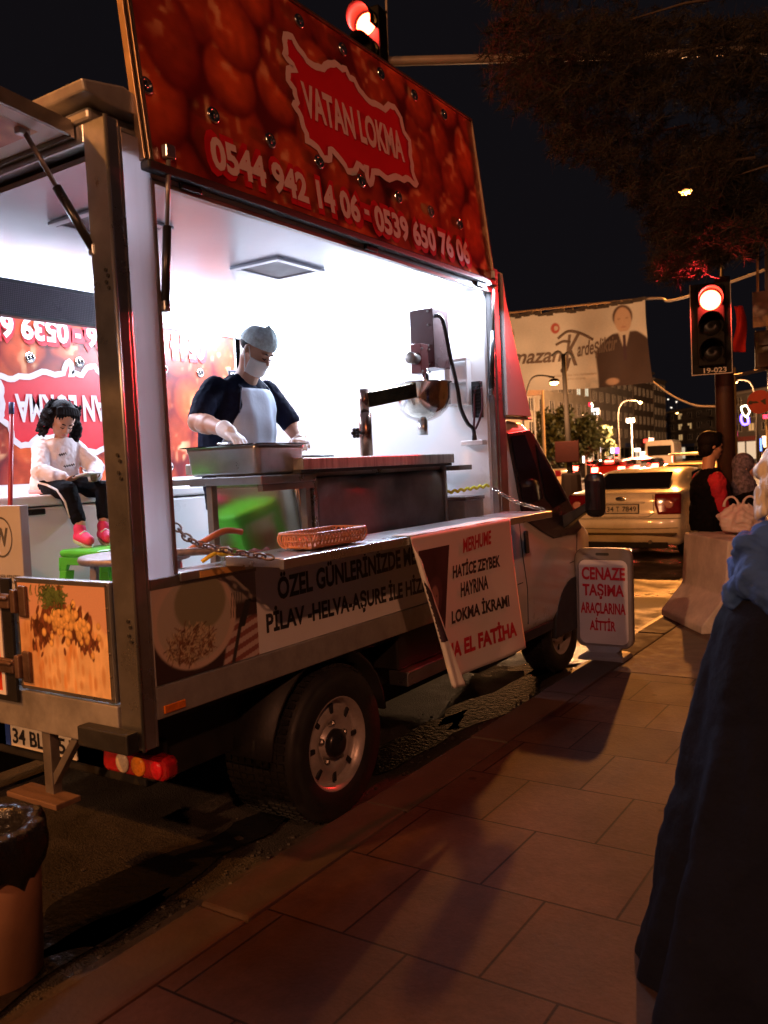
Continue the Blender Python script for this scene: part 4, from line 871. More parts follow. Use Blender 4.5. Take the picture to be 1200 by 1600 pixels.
ba = thing('concrete_barrier', (-1.7, 7.5, .12), 'pale concrete traffic barrier block with a sloped foot, used as a seat', 'barrier')
e_ = Vector((.583, -.812, 0)); nrm = Vector((-.812, -.583, 0)); o_ = Vector((-2.20, 7.82, .116))
pr = [(.0, 0), (.0, .06), (-.20, .30), (-.235, .75), (-.58, .75), (-.62, .30), (-.80, .06), (-.80, 0)]
def bar_sec(k_): return [o_+e_*k_+nrm*a+Vector((0, 0, z)) for a, z in pr]
CONC = M('weathered_concrete', (.60, .53, .45), .75, 0, .22, 5, .5, 40, dirt=.45, dirtcol=(.22, .18, .14))
MB().loft([bar_sec(0), bar_sec(.15), bar_sec(.75), bar_sec(.90)]).build('block', CONC, ba, bevel=.012)
pb = thing('carrier_bag', (-1.6, 7.6, .87), 'pinkish white plastic carrier bag standing on the concrete barrier', 'bag')
BAGM = M('thin_plastic', (.66, .55, .52), .35, 0, .06, 10, .5, 25)
bo = at(1158, 812, 7.35)
def pbag(s, t):
    a = 2*math.pi*s; r = .165*(.80+.22*math.sin(t*2.6))*min(1, .35+t*9)*(1+.10*math.sin(5*a+t*4)+.06*math.sin(9*a-6*t))*(1-.62*max(0, t-.55)/.45)
    return bo+Vector((r*math.cos(a)*1.1, r*math.sin(a)*.8, -.115+.25*t+.012*math.sin(4*a)*t))
creases(MB().grid(72, 30, pbag).build('bag_body', BAGM, pb, smooth=True), .07, .035)
for s_ in (-1, 1):
    P = [bo+Vector(((.075*s_+.06*math.cos(a)), .01*s_, .115+.085*math.sin(a))) for a in np.linspace(0, math.pi, 12)]
    MB().tube(P, [.016, .013, .011, .010, .010, .010, .010, .010, .010, .011, .013, .016]).build('handle', BAGM, pb, smooth=True)
# ================================================================ people
class Head:
    """head frame: x towards the face, z up, origin under the chin, unit = head height"""
    def __init__(s, c, H, yaw, pitch, roll=0.):
        s.H = H; s.m = Matrix.Rotation(yaw, 3, 'Z') @ Matrix.Rotation(pitch, 3, 'Y') @ Matrix.Rotation(roll, 3, 'X'); s.o = Vector(c)-s.m@Vector((0, 0, .55*H))
    def p(s, x, y, z): return s.o+s.m@Vector((x*s.H, y*s.H, z*s.H))
    def e(s, mb, c, r, nu=16, nv=10): mb.ell(s.p(*c), [q*s.H for q in r], s.m, nu, nv)
    def flesh(s, mb, ears=True):
        s.e(mb, (-.06, 0, .64), (.40, .33, .36), 20, 14); s.e(mb, (.09, 0, .40), (.265, .265, .36), 20, 14)
        s.e(mb, (.20, 0, .10), (.12, .14, .095)); s.e(mb, (.10, 0, .20), (.20, .22, .17))
        for q in (-1, 1):
            s.e(mb, (.21, .14*q, .36), (.12, .10, .11)); s.e(mb, (.30, .12*q, .575), (.07, .10, .035))
            if ears: s.e(mb, (-.04, .335*q, .46), (.075, .03, .11)); s.e(mb, (-.02, .345*q, .41), (.04, .025, .05))
            s.e(mb, (.365, .05*q, .36), (.045, .04, .035))
        mb.tube([s.p(.32, 0, .57), s.p(.38, 0, .47), s.p(.425, 0, .385), s.p(.36, 0, .335)], [.03*s.H, .04*s.H, .055*s.H, .035*s.H], 8)
        s.e(mb, (.335, 0, .235), (.045, .09, .022)); s.e(mb, (.325, 0, .20), (.05, .075, .025))
    def face_marks(s, parent, hairmat, lips=True, brow=True):
        if brow:
            b = MB()
            for q in (-1, 1): b.tube([s.p(.355, .05*q, .575), s.p(.355, .12*q, .60), s.p(.30, .20*q, .575)], [.012*s.H, .018*s.H, .008*s.H], 6)
            b.build('eyebrow', hairmat, parent, smooth=True)
        b = MB()
        for q in (-1, 1): b.tube([s.p(.352, .055*q, .487), s.p(.368, .11*q, .470), s.p(.335, .175*q, .487)], [.009*s.H, .016*s.H, .009*s.H], 6)
        b.build('eyelash', hairmat, parent, smooth=True)
        if lips:
            b = MB(); s.e(b, (.352, 0, .237), (.035, .075, .017)); s.e(b, (.345, 0, .205), (.038, .06, .020)); b.build('lips', M('lips', (.48, .18, .15), .45), parent, smooth=True)
def hand(mb, wrist, d, n, L=.18, curl=.6, side=1):
    """open hand: palm and five bent fingers; d towards the fingertips, n out of the back of the hand"""
    d = Vector(d).normalized(); n = Vector(n); n = (n-d*n.dot(d)).normalized(); x = d.cross(n)*side; w = Vector(wrist)
    m = Matrix((x, d, n)).transposed()
    mb.ell(w+d*L*.28, (L*.215, L*.30, L*.085), m, 14, 10); mb.limb([w-d*L*.05, w+d*L*.15], [L*.15, L*.16], 10)
    for k_, (o, ln) in enumerate(((-.155, .36), (-.055, .42), (.05, .40), (.15, .30))):
        p = w+d*L*.50+x*L*o; dd = d.copy(); P = [p-d*L*.08]
        for j in range(3):
            dd = (Matrix.Rotation(-curl*(.5+.35*j), 3, x)@d if side > 0 else Matrix.Rotation(curl*(.5+.35*j), 3, x)@d); P.append(P[-1]+dd*L*ln*(.5, .3, .25)[j])
        mb.limb(P, [L*.055, L*.052, L*.047, L*.040], 8)
    p = w+d*L*.10-x*L*.16; t = (d*.75-x*.65-n*.25).normalized()
    mb.limb([p, p+t*L*.22, p+(t+d*.5-n*.2).normalized()*L*.40], [L*.075, L*.058, L*.045], 8)
def tors(secs, n=28, a0=0, a1=2*math.pi, off=0., yaw=0., c=(0, 0)):
    rot = Matrix.Rotation(yaw, 3, 'Z'); C_ = Vector((c[0], c[1], 0)); out = []
    for z, x, y, rx, ry in secs:
        out.append([C_+rot@(Vector((x-c[0]+(rx+off)*math.copysign(abs(math.cos(a))**.85, math.cos(a)), y-c[1]+(ry+off)*math.copysign(abs(math.sin(a))**.85, math.sin(a)), z))) for a in np.linspace(a0, a1, n, endpoint=(a1-a0 < 6.2))])
    return out
NAVY = M('navy_cotton', (.006, .009, .024), .9, 0, .3, 6, .35, 22, spec=.08)
APRON = M('apron_cloth', (.36, .43, .54), .8, 0, .08, 5, .3, 18)
# ---- vendor
ve = thing('person', (-3.35, 3.52, .82), 'vendor in dark t-shirt, pale apron, hair net and face mask reaching into the tray', 'person')
hd = Head((-3.065, 3.475, 2.262), .238, R(8), R(40), R(4))
b = MB(); hd.flesh(b)
b.limb([(-3.26, 3.535, 2.05), (-3.17, 3.52, 2.17), hd.p(-.05, 0, .30)], [.075, .062, .062])
TS = [(1.40, -3.38, 3.60, .15, .19), (1.55, -3.36, 3.585, .165, .20), (1.70, -3.33, 3.54, .178, .205), (1.82, -3.30, 3.52, .178, .205), (1.94, -3.285, 3.53, .16, .212), (2.03, -3.28, 3.535, .13, .205), (2.09, -3.265, 3.54, .095, .15), (2.14, -3.24, 3.535, .055, .075)]
b.loft(tors([(z, x, y, rx-.02, ry-.02) for z, x, y, rx, ry in TS]))
RA = [(-3.29, 3.345, 2.045), (-3.245, 3.18, 1.875), (-3.02, 3.12, 1.825), (-2.955, 3.105, 1.80)]
b.limb(RA, [.068, .056, .038, .033]); b.limb([Vector(RA[1]).lerp(Vector(RA[2]), .3), Vector(RA[1]).lerp(Vector(RA[2]), .45)], [.054, .052])
LA = [(-3.25, 3.755, 2.045), (-3.13, 3.82, 1.84), (-2.99, 3.70, 1.77), (-2.95, 3.64, 1.765)]
b.limb(LA, [.068, .054, .038, .033])
for y in (3.54, 3.72): b.limb([(-3.37, y-.05, 1.5), (-3.36, y, 1.18), (-3.38, y, .90)], [.10, .07, .05]); b.limb([(-3.38, y, .86), (-3.20, y, .85)], [.045, .035])
vb = b.build('body', SKIN, ve, remesh=.0075, smooths=3)
hd.face_marks(vb, HAIRD, lips=False)
s_ = MB().loft(tors(TS, off=.006))
s_.limb([(-3.285, 3.36, 2.05), (-3.268, 3.262, 1.97), (-3.25, 3.20, 1.895)], [.079, .072, .064]); s_.limb([(-3.25, 3.735, 2.045), (-3.19, 3.79, 1.94), (-3.15, 3.81, 1.88)], [.078, .068, .062])
creases(s_.build('shirt', NAVY, vb, remesh=.007, smooths=4), .06, .010)
t_ = MB()
for y in (3.54, 3.72): t_.limb([(-3.37, y-.05, 1.48), (-3.36, y, 1.18), (-3.38, y, .93)], [.125, .09, .07])
t_.build('trousers', M('dark_denim', (.012, .013, .02), .9, spec=.1), vb, remesh=.012, smooths=3)
def apr(s, t):
    zs = [q[0] for q in TS]; z = 1.40+.655*t; x, y, rx, ry = (np.interp(z, zs, [q[i] for q in TS]) for i in (1, 2, 3, 4))
    wa = 1.5 if t < .45 else 1.5-(1.5-.62)*min(1, (t-.45)/.40)
    a = -wa+2*wa*s+.1; fo = .005*math.sin(a*13+z*9)*(1-t*.6)+.003*math.sin(z*41+a*3)
    return Vector((x+(rx+.016+fo)*math.copysign(abs(math.cos(a))**.85, math.cos(a)), y+(ry+.016+fo)*math.copysign(abs(math.sin(a))**.85, math.sin(a)), z))
ap_ = MB().grid(44, 36, apr).build('apron', APRON, vb, smooth=True, solid=.004)
MB().tube([apr(.03, 1), (-3.245, 3.44, 2.115), (-3.29, 3.48, 2.16), (-3.30, 3.54, 2.165)], .007).tube([apr(.97, 1), (-3.20, 3.64, 2.105), (-3.27, 3.60, 2.16), (-3.30, 3.54, 2.165)], .007).tube([apr(.0, .62), apr(0, .8), apr(0, 1)], .004).build('apron_strap', M('strap_navy', (.02, .03, .07), .7), ap_, smooth=True)
nt = MB()
def net(s, t):
    a = 2*math.pi*s; th = -.12+t*(math.pi/2+.12); q = 1+.022*math.sin(14*a)*(1-t)+.012*math.sin(9*a+8*t)
    return hd.p(-.05+.435*math.cos(th)*math.cos(a)*q, .365*math.cos(th)*math.sin(a)*q, .665+.40*math.sin(th)*q+.06*(math.cos(a)))
nt.grid(48, 16, net).build('hair_net', M('net_fabric', (.50, .62, .64), .7, 0, .25, 60, .8, 90), vb, smooth=True)
hr = MB(); hd.e(hr, (-.10, 0, .62), (.385, .335, .33)); hr.build('hair', HAIRD, vb, smooth=True)
mk = MB()
def mask(s, t):
    a = -1.25+2.5*s; r = .375+.05*math.cos(a*1.2)*math.sin(t*math.pi); w_ = .325
    return hd.p(.02+r*math.cos(a)*(1+.04*math.sin(t*9)), w_*math.sin(a)*(.90+.12*t), .02+.40*t*(1-.12*abs(s-.5)))
mk.grid(24, 16, mask).build('face_mask', M('mask_paper', (.72, .74, .76), .7, 0, .03, 20, .2, 40), vb, smooth=True, solid=.002)
for q in (-1, 1): pass
MB().tube([mask(0, .95), hd.p(.0, -.36, .58), hd.p(-.06, -.37, .47), mask(0, .1)], .003, 6).tube([mask(1, .95), hd.p(.0, .36, .58), hd.p(-.06, .37, .47), mask(1, .1)], .003, 6).build('mask_strap', M('strap_white', (.7, .7, .7), .6), vb)
gl = MB(); hand(gl, (-2.965, 3.107, 1.805), (.85, -.22, -.42), (.35, 0, .9), .20, .55, 1); gl.limb([(-3.0, 3.115, 1.822), (-2.955, 3.105, 1.80)], [.044, .040])
GLV = M('latex_glove', (.66, .66, .68), .55, 0, .05, 25, .3, 60)
gl.build('glove', GLV, vb, remesh=.0045, smooths=2)
gl = MB(); hand(gl, (-2.955, 3.645, 1.768), (.75, -.60, -.15), (.1, 0, 1), .19, .7, -1); gl.build('glove', GLV, vb, remesh=.005, smooths=2)
ld_ = thing('ladle', (-2.9, 3.08, 1.70), 'steel wire ladle in the gloved hand of the vendor', 'ladle')
MB().tube([(-2.78, 3.03, 1.66), (-2.87, 3.07, 1.745), (-2.96, 3.02, 1.745)], .005, 8).build('handle', STEEL_P, ld_, smooth=True)
MB().lathe([(.0, 1.628), (.03, 1.634), (.045, 1.655), (.048, 1.655), (.032, 1.631), (.0, 1.625)], (-2.75, 3.0, 0), 'Z', 20).build('bowl', STEEL_P, ld_, smooth=True)

# ---- girl
gi = thing('person', (-3.88, 2.79, 1.535), 'little dark-haired girl in white hooded top and pink shoes sitting on the freezer', 'person')
SKG = M('child_skin', (.50, .27, .18), .5, 0, .06, 20)
hg = Head((-3.81, 2.782, 1.922), .182, R(-16), R(40), R(-5))
b = MB(); hg.flesh(b); b.limb([(-3.875, 2.80, 1.79), (-3.855, 2.797, 1.845), hg.p(-.05, 0, .3)], [.036, .032, .034])
b.loft(tors([(1.545, -3.93, 2.79, .07, .085), (1.62, -3.92, 2.79, .075, .085), (1.72, -3.905, 2.795, .07, .085), (1.785, -3.89, 2.80, .05, .08), (1.81, -3.88, 2.80, .03, .04)]))
GR = [(-3.895, 2.705, 1.765), (-3.835, 2.645, 1.655), (-3.70, 2.70, 1.607)]; GL = [(-3.875, 2.895, 1.765), (-3.785, 2.945, 1.665), (-3.675, 2.845, 1.607)]
b.limb(GR, [.03, .025, .018]); b.limb(GL, [.03, .025, .018])
hand(b, (-3.705, 2.70, 1.607), (.65, .65, .05), (.1, -.2, -1), .095, .7, 1); hand(b, (-3.678, 2.848, 1.607), (.75, -.55, .05), (.1, .2, -1), .095, .7, -1)
LR = [(-3.90, 2.735, 1.585), (-3.645, 2.66, 1.55), (-3.57, 2.665, 1.385), (-3.565, 2.66, 1.335)]; LL = [(-3.90, 2.84, 1.585), (-3.65, 2.885, 1.545), (-3.575, 2.81, 1.385), (-3.565, 2.80, 1.335)]
for q in (LR, LL): b.limb(q, [.055, .043, .027, .024])
gb = b.build('body', SKG, gi, remesh=.0048, smooths=3)
hg.face_marks(gb, HAIRD)
b = MB(); b.loft(tors([(1.545, -3.93, 2.79, .105, .12), (1.58, -3.925, 2.79, .115, .125), (1.66, -3.915, 2.793, .105, .115), (1.74, -3.90, 2.797, .09, .112), (1.79, -3.885, 2.80, .07, .10), (1.825, -3.87, 2.80, .052, .06)]))
b.limb([GR[0], GR[1], Vector(GR[1]).lerp(Vector(GR[2]), .82)], [.052, .047, .036]); b.limb([GL[0], GL[1], Vector(GL[1]).lerp(Vector(GL[2]), .85)], [.052, .047, .036])
b.limb([(-3.95, 2.74, 1.80), (-3.965, 2.80, 1.79), (-3.945, 2.86, 1.80)], [.035, .045, .035])
hoo = creases(b.build('hooded_top', M('white_fleece', (.80, .75, .77), .85, 0, .06, 14, .35, 35), gb, remesh=.005, smooths=4), .04, .008)
b = MB().loft(tors([(1.54, -3.93, 2.79, .112, .127), (1.562, -3.925, 2.79, .12, .131)])); b.build('waistband', M('pink_cotton', (.72, .42, .48), .8), gb, smooth=True)
b = MB()
for z, y0, y1 in ((1.735, 2.745, 2.80), (1.675, 2.755, 2.82)):
    P = [Vector((-3.812+.02*(z < 1.7), y0+(y1-y0)*i/14, z+.006*math.sin(i*2.1)+.01*i/14)) for i in range(15)]; b.tube(P, .003, 5)
b.build('chest_print', INK, hoo)
b = MB()
for q in (LR, LL): b.limb([q[0], Vector(q[0]).lerp(Vector(q[1]), .5), q[1], Vector(q[1]).lerp(Vector(q[2]), .85)], [.066, .06, .050, .036])
lg = creases(b.build('leggings', M('black_leggings', (.006, .006, .009), .85, 0, .3, 8, spec=.1), gb, remesh=.005, smooths=3), .03, .006)
MB().tube([(-3.90, 2.672, 1.60), (-3.78, 2.640, 1.585), (-3.66, 2.610, 1.558), (-3.615, 2.618, 1.50), (-3.60, 2.630, 1.42)], .006, 6).build('side_stripe', LETW, lg, smooth=True)
for q, dy in ((LR, -.02), (LL, -.06)):
    a = Vector(q[3]); f = Vector((.085, dy*.8, -.022)); b = MB()
    b.limb([a+Vector((-.012, 0, -.012)), a+f*.5+Vector((0, 0, -.006)), a+f+Vector((0, 0, -.006))], [.031, .030, .025]); b.limb([a+Vector((-.005, 0, .03)), a], [.031, .031])
    sh_ = b.build('shoe', M('pink_shoe', (.75, .04, .16), .6, 0, .08, 30), gb, remesh=.005, smooths=3)
    MB().loft([[a+Vector((-.012, 0, 0))+f*k_+Vector((0, sy*w_, z)) for sy, z in ((-1, -.042-.012*0), (1, -.042), (1, -.026), (-1, -.026))] for k_, w_ in ((-.35, .02), (-.1, .031), (.6, .031), (1.15, .022), (1.4, .008))]).build('sole', M('green_sole', (.35, .5, .3), .6), sh_, bevel=.004)
    MB().tube([a+f*.45+Vector((.0, -.026, .012)), a+f*.5+Vector((.0, .0, .027)), a+f*.45+Vector((0, .026, .012))], .005, 6).build('velcro_strap', LETW, sh_, smooth=True)
hb = MB(); rg = random.Random(3)
hg.e(hb, (-.13, 0, .66), (.40, .38, .385)); hg.e(hb, (-.24, 0, .38), (.27, .36, .36))
for q in (-1, 1): hg.e(hb, (-.05, .34*q, .48), (.16, .10, .28)); 
for i in range(9):
    y = -.30+.6*i/8; hb.limb([hg.p(.06, y*.9, .97-.4*y*y), hg.p(.24, y, .85-.3*y*y), hg.p(.305-.45*y*y, y*1.08, .70-.03*(i%2))], [.045*hg.H, .04*hg.H, .012*hg.H], 8)
for i in range(260):
    a = rg.uniform(0, 6.28); z = rg.uniform(-.05, .85); q = 1.12-.5*max(0, z-.6); x, y = -.18+.36*math.cos(a)*q*rg.uniform(.75, 1), .43*math.sin(a)*q
    if x > .0 and abs(y) < .36: continue
    c_ = hg.p(x, y, z); hb.tube([c_+Vector((.011*math.cos(j*1.3), .011*math.sin(j*1.3), .016-.0085*j)) for j in range(5)], [.004, .0075, .008, .0075, .004], 6)
P = [hg.p(-.05, .40, .50), hg.p(.0, .48, .25), hg.p(.04, .50, -.05), hg.p(.06, .46, -.30)]
for k_ in range(5):
    hb.tube(curve_pts([p+Vector((rg.uniform(-.01, .01), rg.uniform(-.012, .012), 0)) for p in P], 8), [.016+.004*math.sin(i*1.7+k_) for i in range(25)], 8)
hb.build('hair', HAIRD, gb, remesh=.0036, smooths=1)
ph_ = thing('smartphone', (-3.63, 2.775, 1.625), 'smartphone in a white case held by the little girl', 'phone')
rot = Matrix.Rotation(R(25), 3, 'Z') @ Matrix.Rotation(R(-12), 3, 'Y')
MB().cbox((-3.628, 2.775, 1.628), (.075, .14, .010), rot).build('case', M('phone_case', (.7, .66, .68), .4), ph_, bevel=.003)
MB().cbox(Vector((-3.628, 2.775, 1.628))+rot@Vector((0, 0, .0055)), (.066, .128, .001), rot).build('screen', EM('phone_glow', (.6, .7, 1), .5), ph_)

# ---- man on the barrier
def seated(name_label, hp, sp, pp, H, yaw, hairmat, top, arm, skin, shoulder_w=.40, sleeve=None, pitch=0.05, legs=True):
    pe = thing('person', (pp[0], pp[1], pp[2]-.1), name_label, 'person')
    f = Vector((math.cos(yaw), math.sin(yaw), 0)); l_ = Vector((-f.y, f.x, 0)); hp, sp, pp = Vector(hp), Vector(sp), Vector(pp)
    h = Head(hp, H, yaw, pitch); b = MB(); h.flesh(b); b.limb([sp+Vector((0, 0, .02)), h.p(-.05, 0, .3)], [.06, .06])
    b.loft([[c_+f*(rx*math.cos(a))+l_*(ry*math.sin(a)) for a in np.linspace(0, 6.2832, 21)[:-1]] for c_, rx, ry in ((pp-Vector((0, 0, .10)), .12, .16), (pp, .13, .16), (pp.lerp(sp, .5), .11, .16), (pp.lerp(sp, .85), .11, .18), (sp, .07, .12))])
    arms = []
    for q in (-1, 1):
        s0 = sp+l_*q*shoulder_w*.46+Vector((0, 0, -.05)); e0 = s0+f*.03+l_*q*.03+Vector((0, 0, -.27)); w0 = e0+f*.05+Vector((0, 0, -.21)); arms.append((s0, e0, w0))
        b.limb([s0, e0, w0], [.055, .045, .032]); hand(b, w0, f*.8+Vector((0, 0, -.5)), f*-.3+l_*q, .18, .6, q)
        if legs:
            hip = pp+l_*q*.09; kn_ = hip+f*.42+Vector((0, 0, .02)); fo = kn_+f*.03+Vector((0, 0, -.46)); b.limb([hip, kn_, fo], [.085, .062, .045]); b.limb([fo, fo+f*.18], [.045, .035])
    bb = b.build('body', skin, pe, remesh=.010, smooths=3)
    v = MB().loft([[c_+f*(rx*math.cos(a))+l_*(ry*math.sin(a)) for a in np.linspace(0, 6.2832, 25)[:-1]] for c_, rx, ry in ((pp-Vector((0, 0, .12)), .165, .20), (pp, .17, .205), (pp.lerp(sp, .5), .155, .20), (pp.lerp(sp, .85), .145, .22), (sp+Vector((0, 0, .01)), .10, .15), (sp+Vector((0, 0, .06))+f*.02, .075, .08))])
    creases(v.build('vest' if sleeve else 'coat', top, bb, remesh=.009, smooths=4), .09, .03)
    sv = MB()
    for s0, e0, w0 in arms: sv.limb([s0, e0, w0.lerp(e0, .1)], [.078, .068, .052])
    creases(sv.build('sleeve', sleeve or top, bb, remesh=.008, smooths=3), .07, .022)
    if legs:
        tr = MB()
        for q in (-1, 1):
            hip = pp+l_*q*.09; kn_ = hip+f*.42+Vector((0, 0, .02)); fo = kn_+f*.03+Vector((0, 0, -.40)); tr.limb([hip, kn_, fo], [.105, .08, .062])
        tr.build('trousers', M('dark_trousers', (.012, .012, .016), .8), bb, remesh=.012, smooths=3)
    h.face_marks(bb, HAIRD)
    return pe, bb, h, f, l_
BLK = M('black_quilted', (.0035, .003, .0035), .85, 0, .3, 12, .4, 25, spec=.1)
pe, bb, h, f, l_ = seated('man in a black vest over a red long-sleeved top, sitting on the concrete barrier', at(1112, 695, 7.95), at(1106, 742, 7.95), at(1108, 808, 7.90), .25, R(35), HAIRD, BLK, None, SKIN, .42, M('red_sweater', (.42, .012, .03), .85, 0, .12, 20, .3, 60), .1)
hb = MB(); h.e(hb, (-.10, 0, .68), (.46, .41, .40)); h.e(hb, (-.22, 0, .38), (.28, .37, .34)); h.e(hb, (.10, 0, .92), (.27, .30, .14))
hb.build('hair', HAIRD, bb, remesh=.012, smooths=2)
pe, bb, h, f, l_ = seated('woman in a dark patterned headscarf sitting on the barrier behind the carrier bag', at(1165, 727, 7.9), at(1167, 776, 7.9), at(1168, 842, 7.85), .235, R(20), HAIRD, BLK, None, SKIN, .42)
hb = MB(); h.e(hb, (-.10, 0, .60), (.45, .40, .46)); hb.limb([h.p(-.15, 0, .25), h.p(-.10, 0, -.1), h.p(-.05, 0, -.3)], [.085, .095, .12])
hb.build('headscarf', M('patterned_scarf', (.10, .08, .13), .8, 0, .95, 40), bb, remesh=.012, smooths=2)

# ---- bystander close by on the right
by = thing('person', (-.25, 2.35, .12), 'grey-haired bystander in a blue jacket and long dark coat, close by', 'person')
hc = at(1240, 748, 2.32); hh = Head(hc, .225, R(95), R(5)); b = MB(); hh.flesh(b)
def ax(v, d, dx=0.): return at(1262+dx, v, d)
b.limb([ax(850, 2.32), hh.p(-.05, 0, .3)], [.06, .055])
def ring_h(c_, rx, ry, n=28): return [Vector(c_)+Vector((rx*math.cos(a), ry*math.sin(a), 0)) for a in np.linspace(0, 2*math.pi, n, endpoint=False)]
b.loft([ring_h(ax(v, 2.3), r, r*.8) for v, r in ((1250, .14), (1000, .14), (900, .17), (845, .12), (825, .07))])
for q in (-1, 1):
    c_ = ax(1250, 2.3)+Vector((.09*q, 0, 0)); b.limb([c_, Vector((c_.x, c_.y, .60)), Vector((c_.x, c_.y, .19))], [.09, .06, .045]); b.limb([Vector((c_.x, c_.y, .165)), Vector((c_.x, c_.y+.16, .155))], [.045, .035])
AR = [ax(850, 2.30, -56), at(1186, 905, 2.24), at(1250, 960, 2.12)]; b.limb(AR, [.045, .04, .032]); hand(b, AR[2], CR*.9-CD*.1, -CF, .17, .6, 1)
AR2 = [ax(855, 2.30, 80), ax(960, 2.2, 110), ax(990, 2.1, 40)]; b.limb(AR2, [.06, .05, .035]); hand(b, AR2[2], -CR*.9, -CF, .17, .6, -1)
yb = b.build('body', SKIN, by, remesh=.010, smooths=3); hh.face_marks(yb, HAIRD)
BLUE = M('blue_jacket', (.022, .062, .25), .92, 0, .3, 6, 1., 14, spec=.2)
j = MB().loft([ring_h(ax(v, 2.3), r, r*.8) for v, r in ((960, .185), (930, .19), (880, .205), (842, .16), (815, .10), (800, .085))])
j.limb([AR[0]+Vector((.01, 0, .0)), (AR[0]+AR[1])/2, AR[1], (AR[1]+AR[2])/2, AR[2].lerp(AR[1], .05)], [.072, .070, .066, .058, .05], 14); j.limb([AR2[0], AR2[1], (AR2[1]+AR2[2])/2], [.085, .075, .06])
rg = random.Random(8)
for i in range(26):
    t = rg.random(); c_ = Vector(AR[0]).lerp(AR[1], t) if i < 16 else ax(rg.uniform(830, 960), 2.3, rg.uniform(-90, -60)); j.ell(c_+Vector((rg.uniform(-.05, .05), rg.uniform(-.05, .05), rg.uniform(-.04, .04))), (.045, .05, .028), Matrix.Rotation(rg.uniform(0, 3), 3, 'X'), 10, 7)
creases(creases(j.build('jacket', BLUE, yb, remesh=.007, smooths=5), .12, .020), .03, .006)
def skirt(s, t):
    a = 2*math.pi*s; v = 915+690*t; r = .185+.225*t**1.05+.03*math.sin(min(1, t*9)*1.57); c_ = ax(v, 2.28); z = ax(915, 2.28).z*(1-t)+t*.122
    r *= 1+(.06*math.sin(6*a+1+t)+.035*math.sin(11*a+3-2*t)+.02*math.sin(17*a+t*5))*(.25+t)
    return Vector((c_.x+r*math.cos(a), c_.y+.85*r*math.sin(a), z))
_lc = MB().grid(120, 60, skirt).build('long_coat', M('dark_coat', (.004, .0055, .015), .95, 0, .25, 6, .5, 30, spec=.06), yb, smooth=True); creases(creases(_lc, .22, .022), .04, .006)
hb = MB(); hh.e(hb, (-.10, 0, .66), (.43, .385, .40)); hh.e(hb, (-.20, 0, .42), (.28, .35, .36)); rg = random.Random(4)
for i in range(70):
    a = rg.uniform(0, 6.28); hh.e(hb, (-.15+.38*math.cos(a)*rg.uniform(.8, 1), .39*math.sin(a), rg.uniform(.1, .8)), (.06, .06, .10), 8, 6)
hb.build('hair', M('grey_hair', (.36, .34, .31), .5, 0, .3, 40, .8, 90, stretch=(1, 1, .25)), yb, remesh=.008, smooths=1)

# ---- someone waiting out of the frame at the left, whose shadow lies on the slabs
wt = thing('person', (-1.73, -.33, .12), 'waiting customer in a dark coat standing behind the viewer, shadow on the slabs', 'person')
hw_ = Head((-1.73, -.30, 1.64), .235, R(100), R(10)); b = MB(); hw_.flesh(b); b.limb([(-1.73, -.34, 1.40), hw_.p(-.05, 0, .3)], [.06, .055])
b.loft(tors([(.90, -1.73, -.33, .15, .12), (1.15, -1.73, -.33, .14, .11), (1.35, -1.73, -.33, .16, .11), (1.45, -1.73, -.33, .10, .08)]))
for q in (-1, 1):
    b.limb([(-1.73+.09*q, -.33, .95), (-1.73+.10*q, -.32, .55), (-1.73+.10*q, -.34, .17)], [.09, .06, .045]); b.limb([(-1.73+.10*q, -.34, .15), (-1.73+.11*q, -.18, .15)], [.035, .03])
    b.limb([(-1.73+.17*q, -.33, 1.38), (-1.73+.22*q, -.32, 1.12), (-1.73+.18*q, -.18, .98)], [.05, .042, .03]); hand(b, (-1.73+.18*q, -.18, .98), (0, .9, -.4), (q, 0, .3), .18, .6, -q)
wb = b.build('body', SKIN, wt, remesh=.012, smooths=3); hw_.face_marks(wb, HAIRD)
b = MB().loft(tors([(.55, -1.73, -.33, .24, .18), (.95, -1.73, -.33, .20, .16), (1.15, -1.73, -.33, .18, .15), (1.36, -1.73, -.33, .20, .14), (1.46, -1.73, -.33, .12, .10)]))
for q in (-1, 1): b.limb([(-1.73+.17*q, -.33, 1.38), (-1.73+.22*q, -.32, 1.12), (-1.73+.185*q, -.20, .99)], [.075, .065, .05])
b.build('coat', BLK, wb, remesh=.012, smooths=4)
hb = MB(); hw_.e(hb, (-.1, 0, .66), (.42, .38, .40)); hb.build('hair', HAIRD, wb, smooth=True)
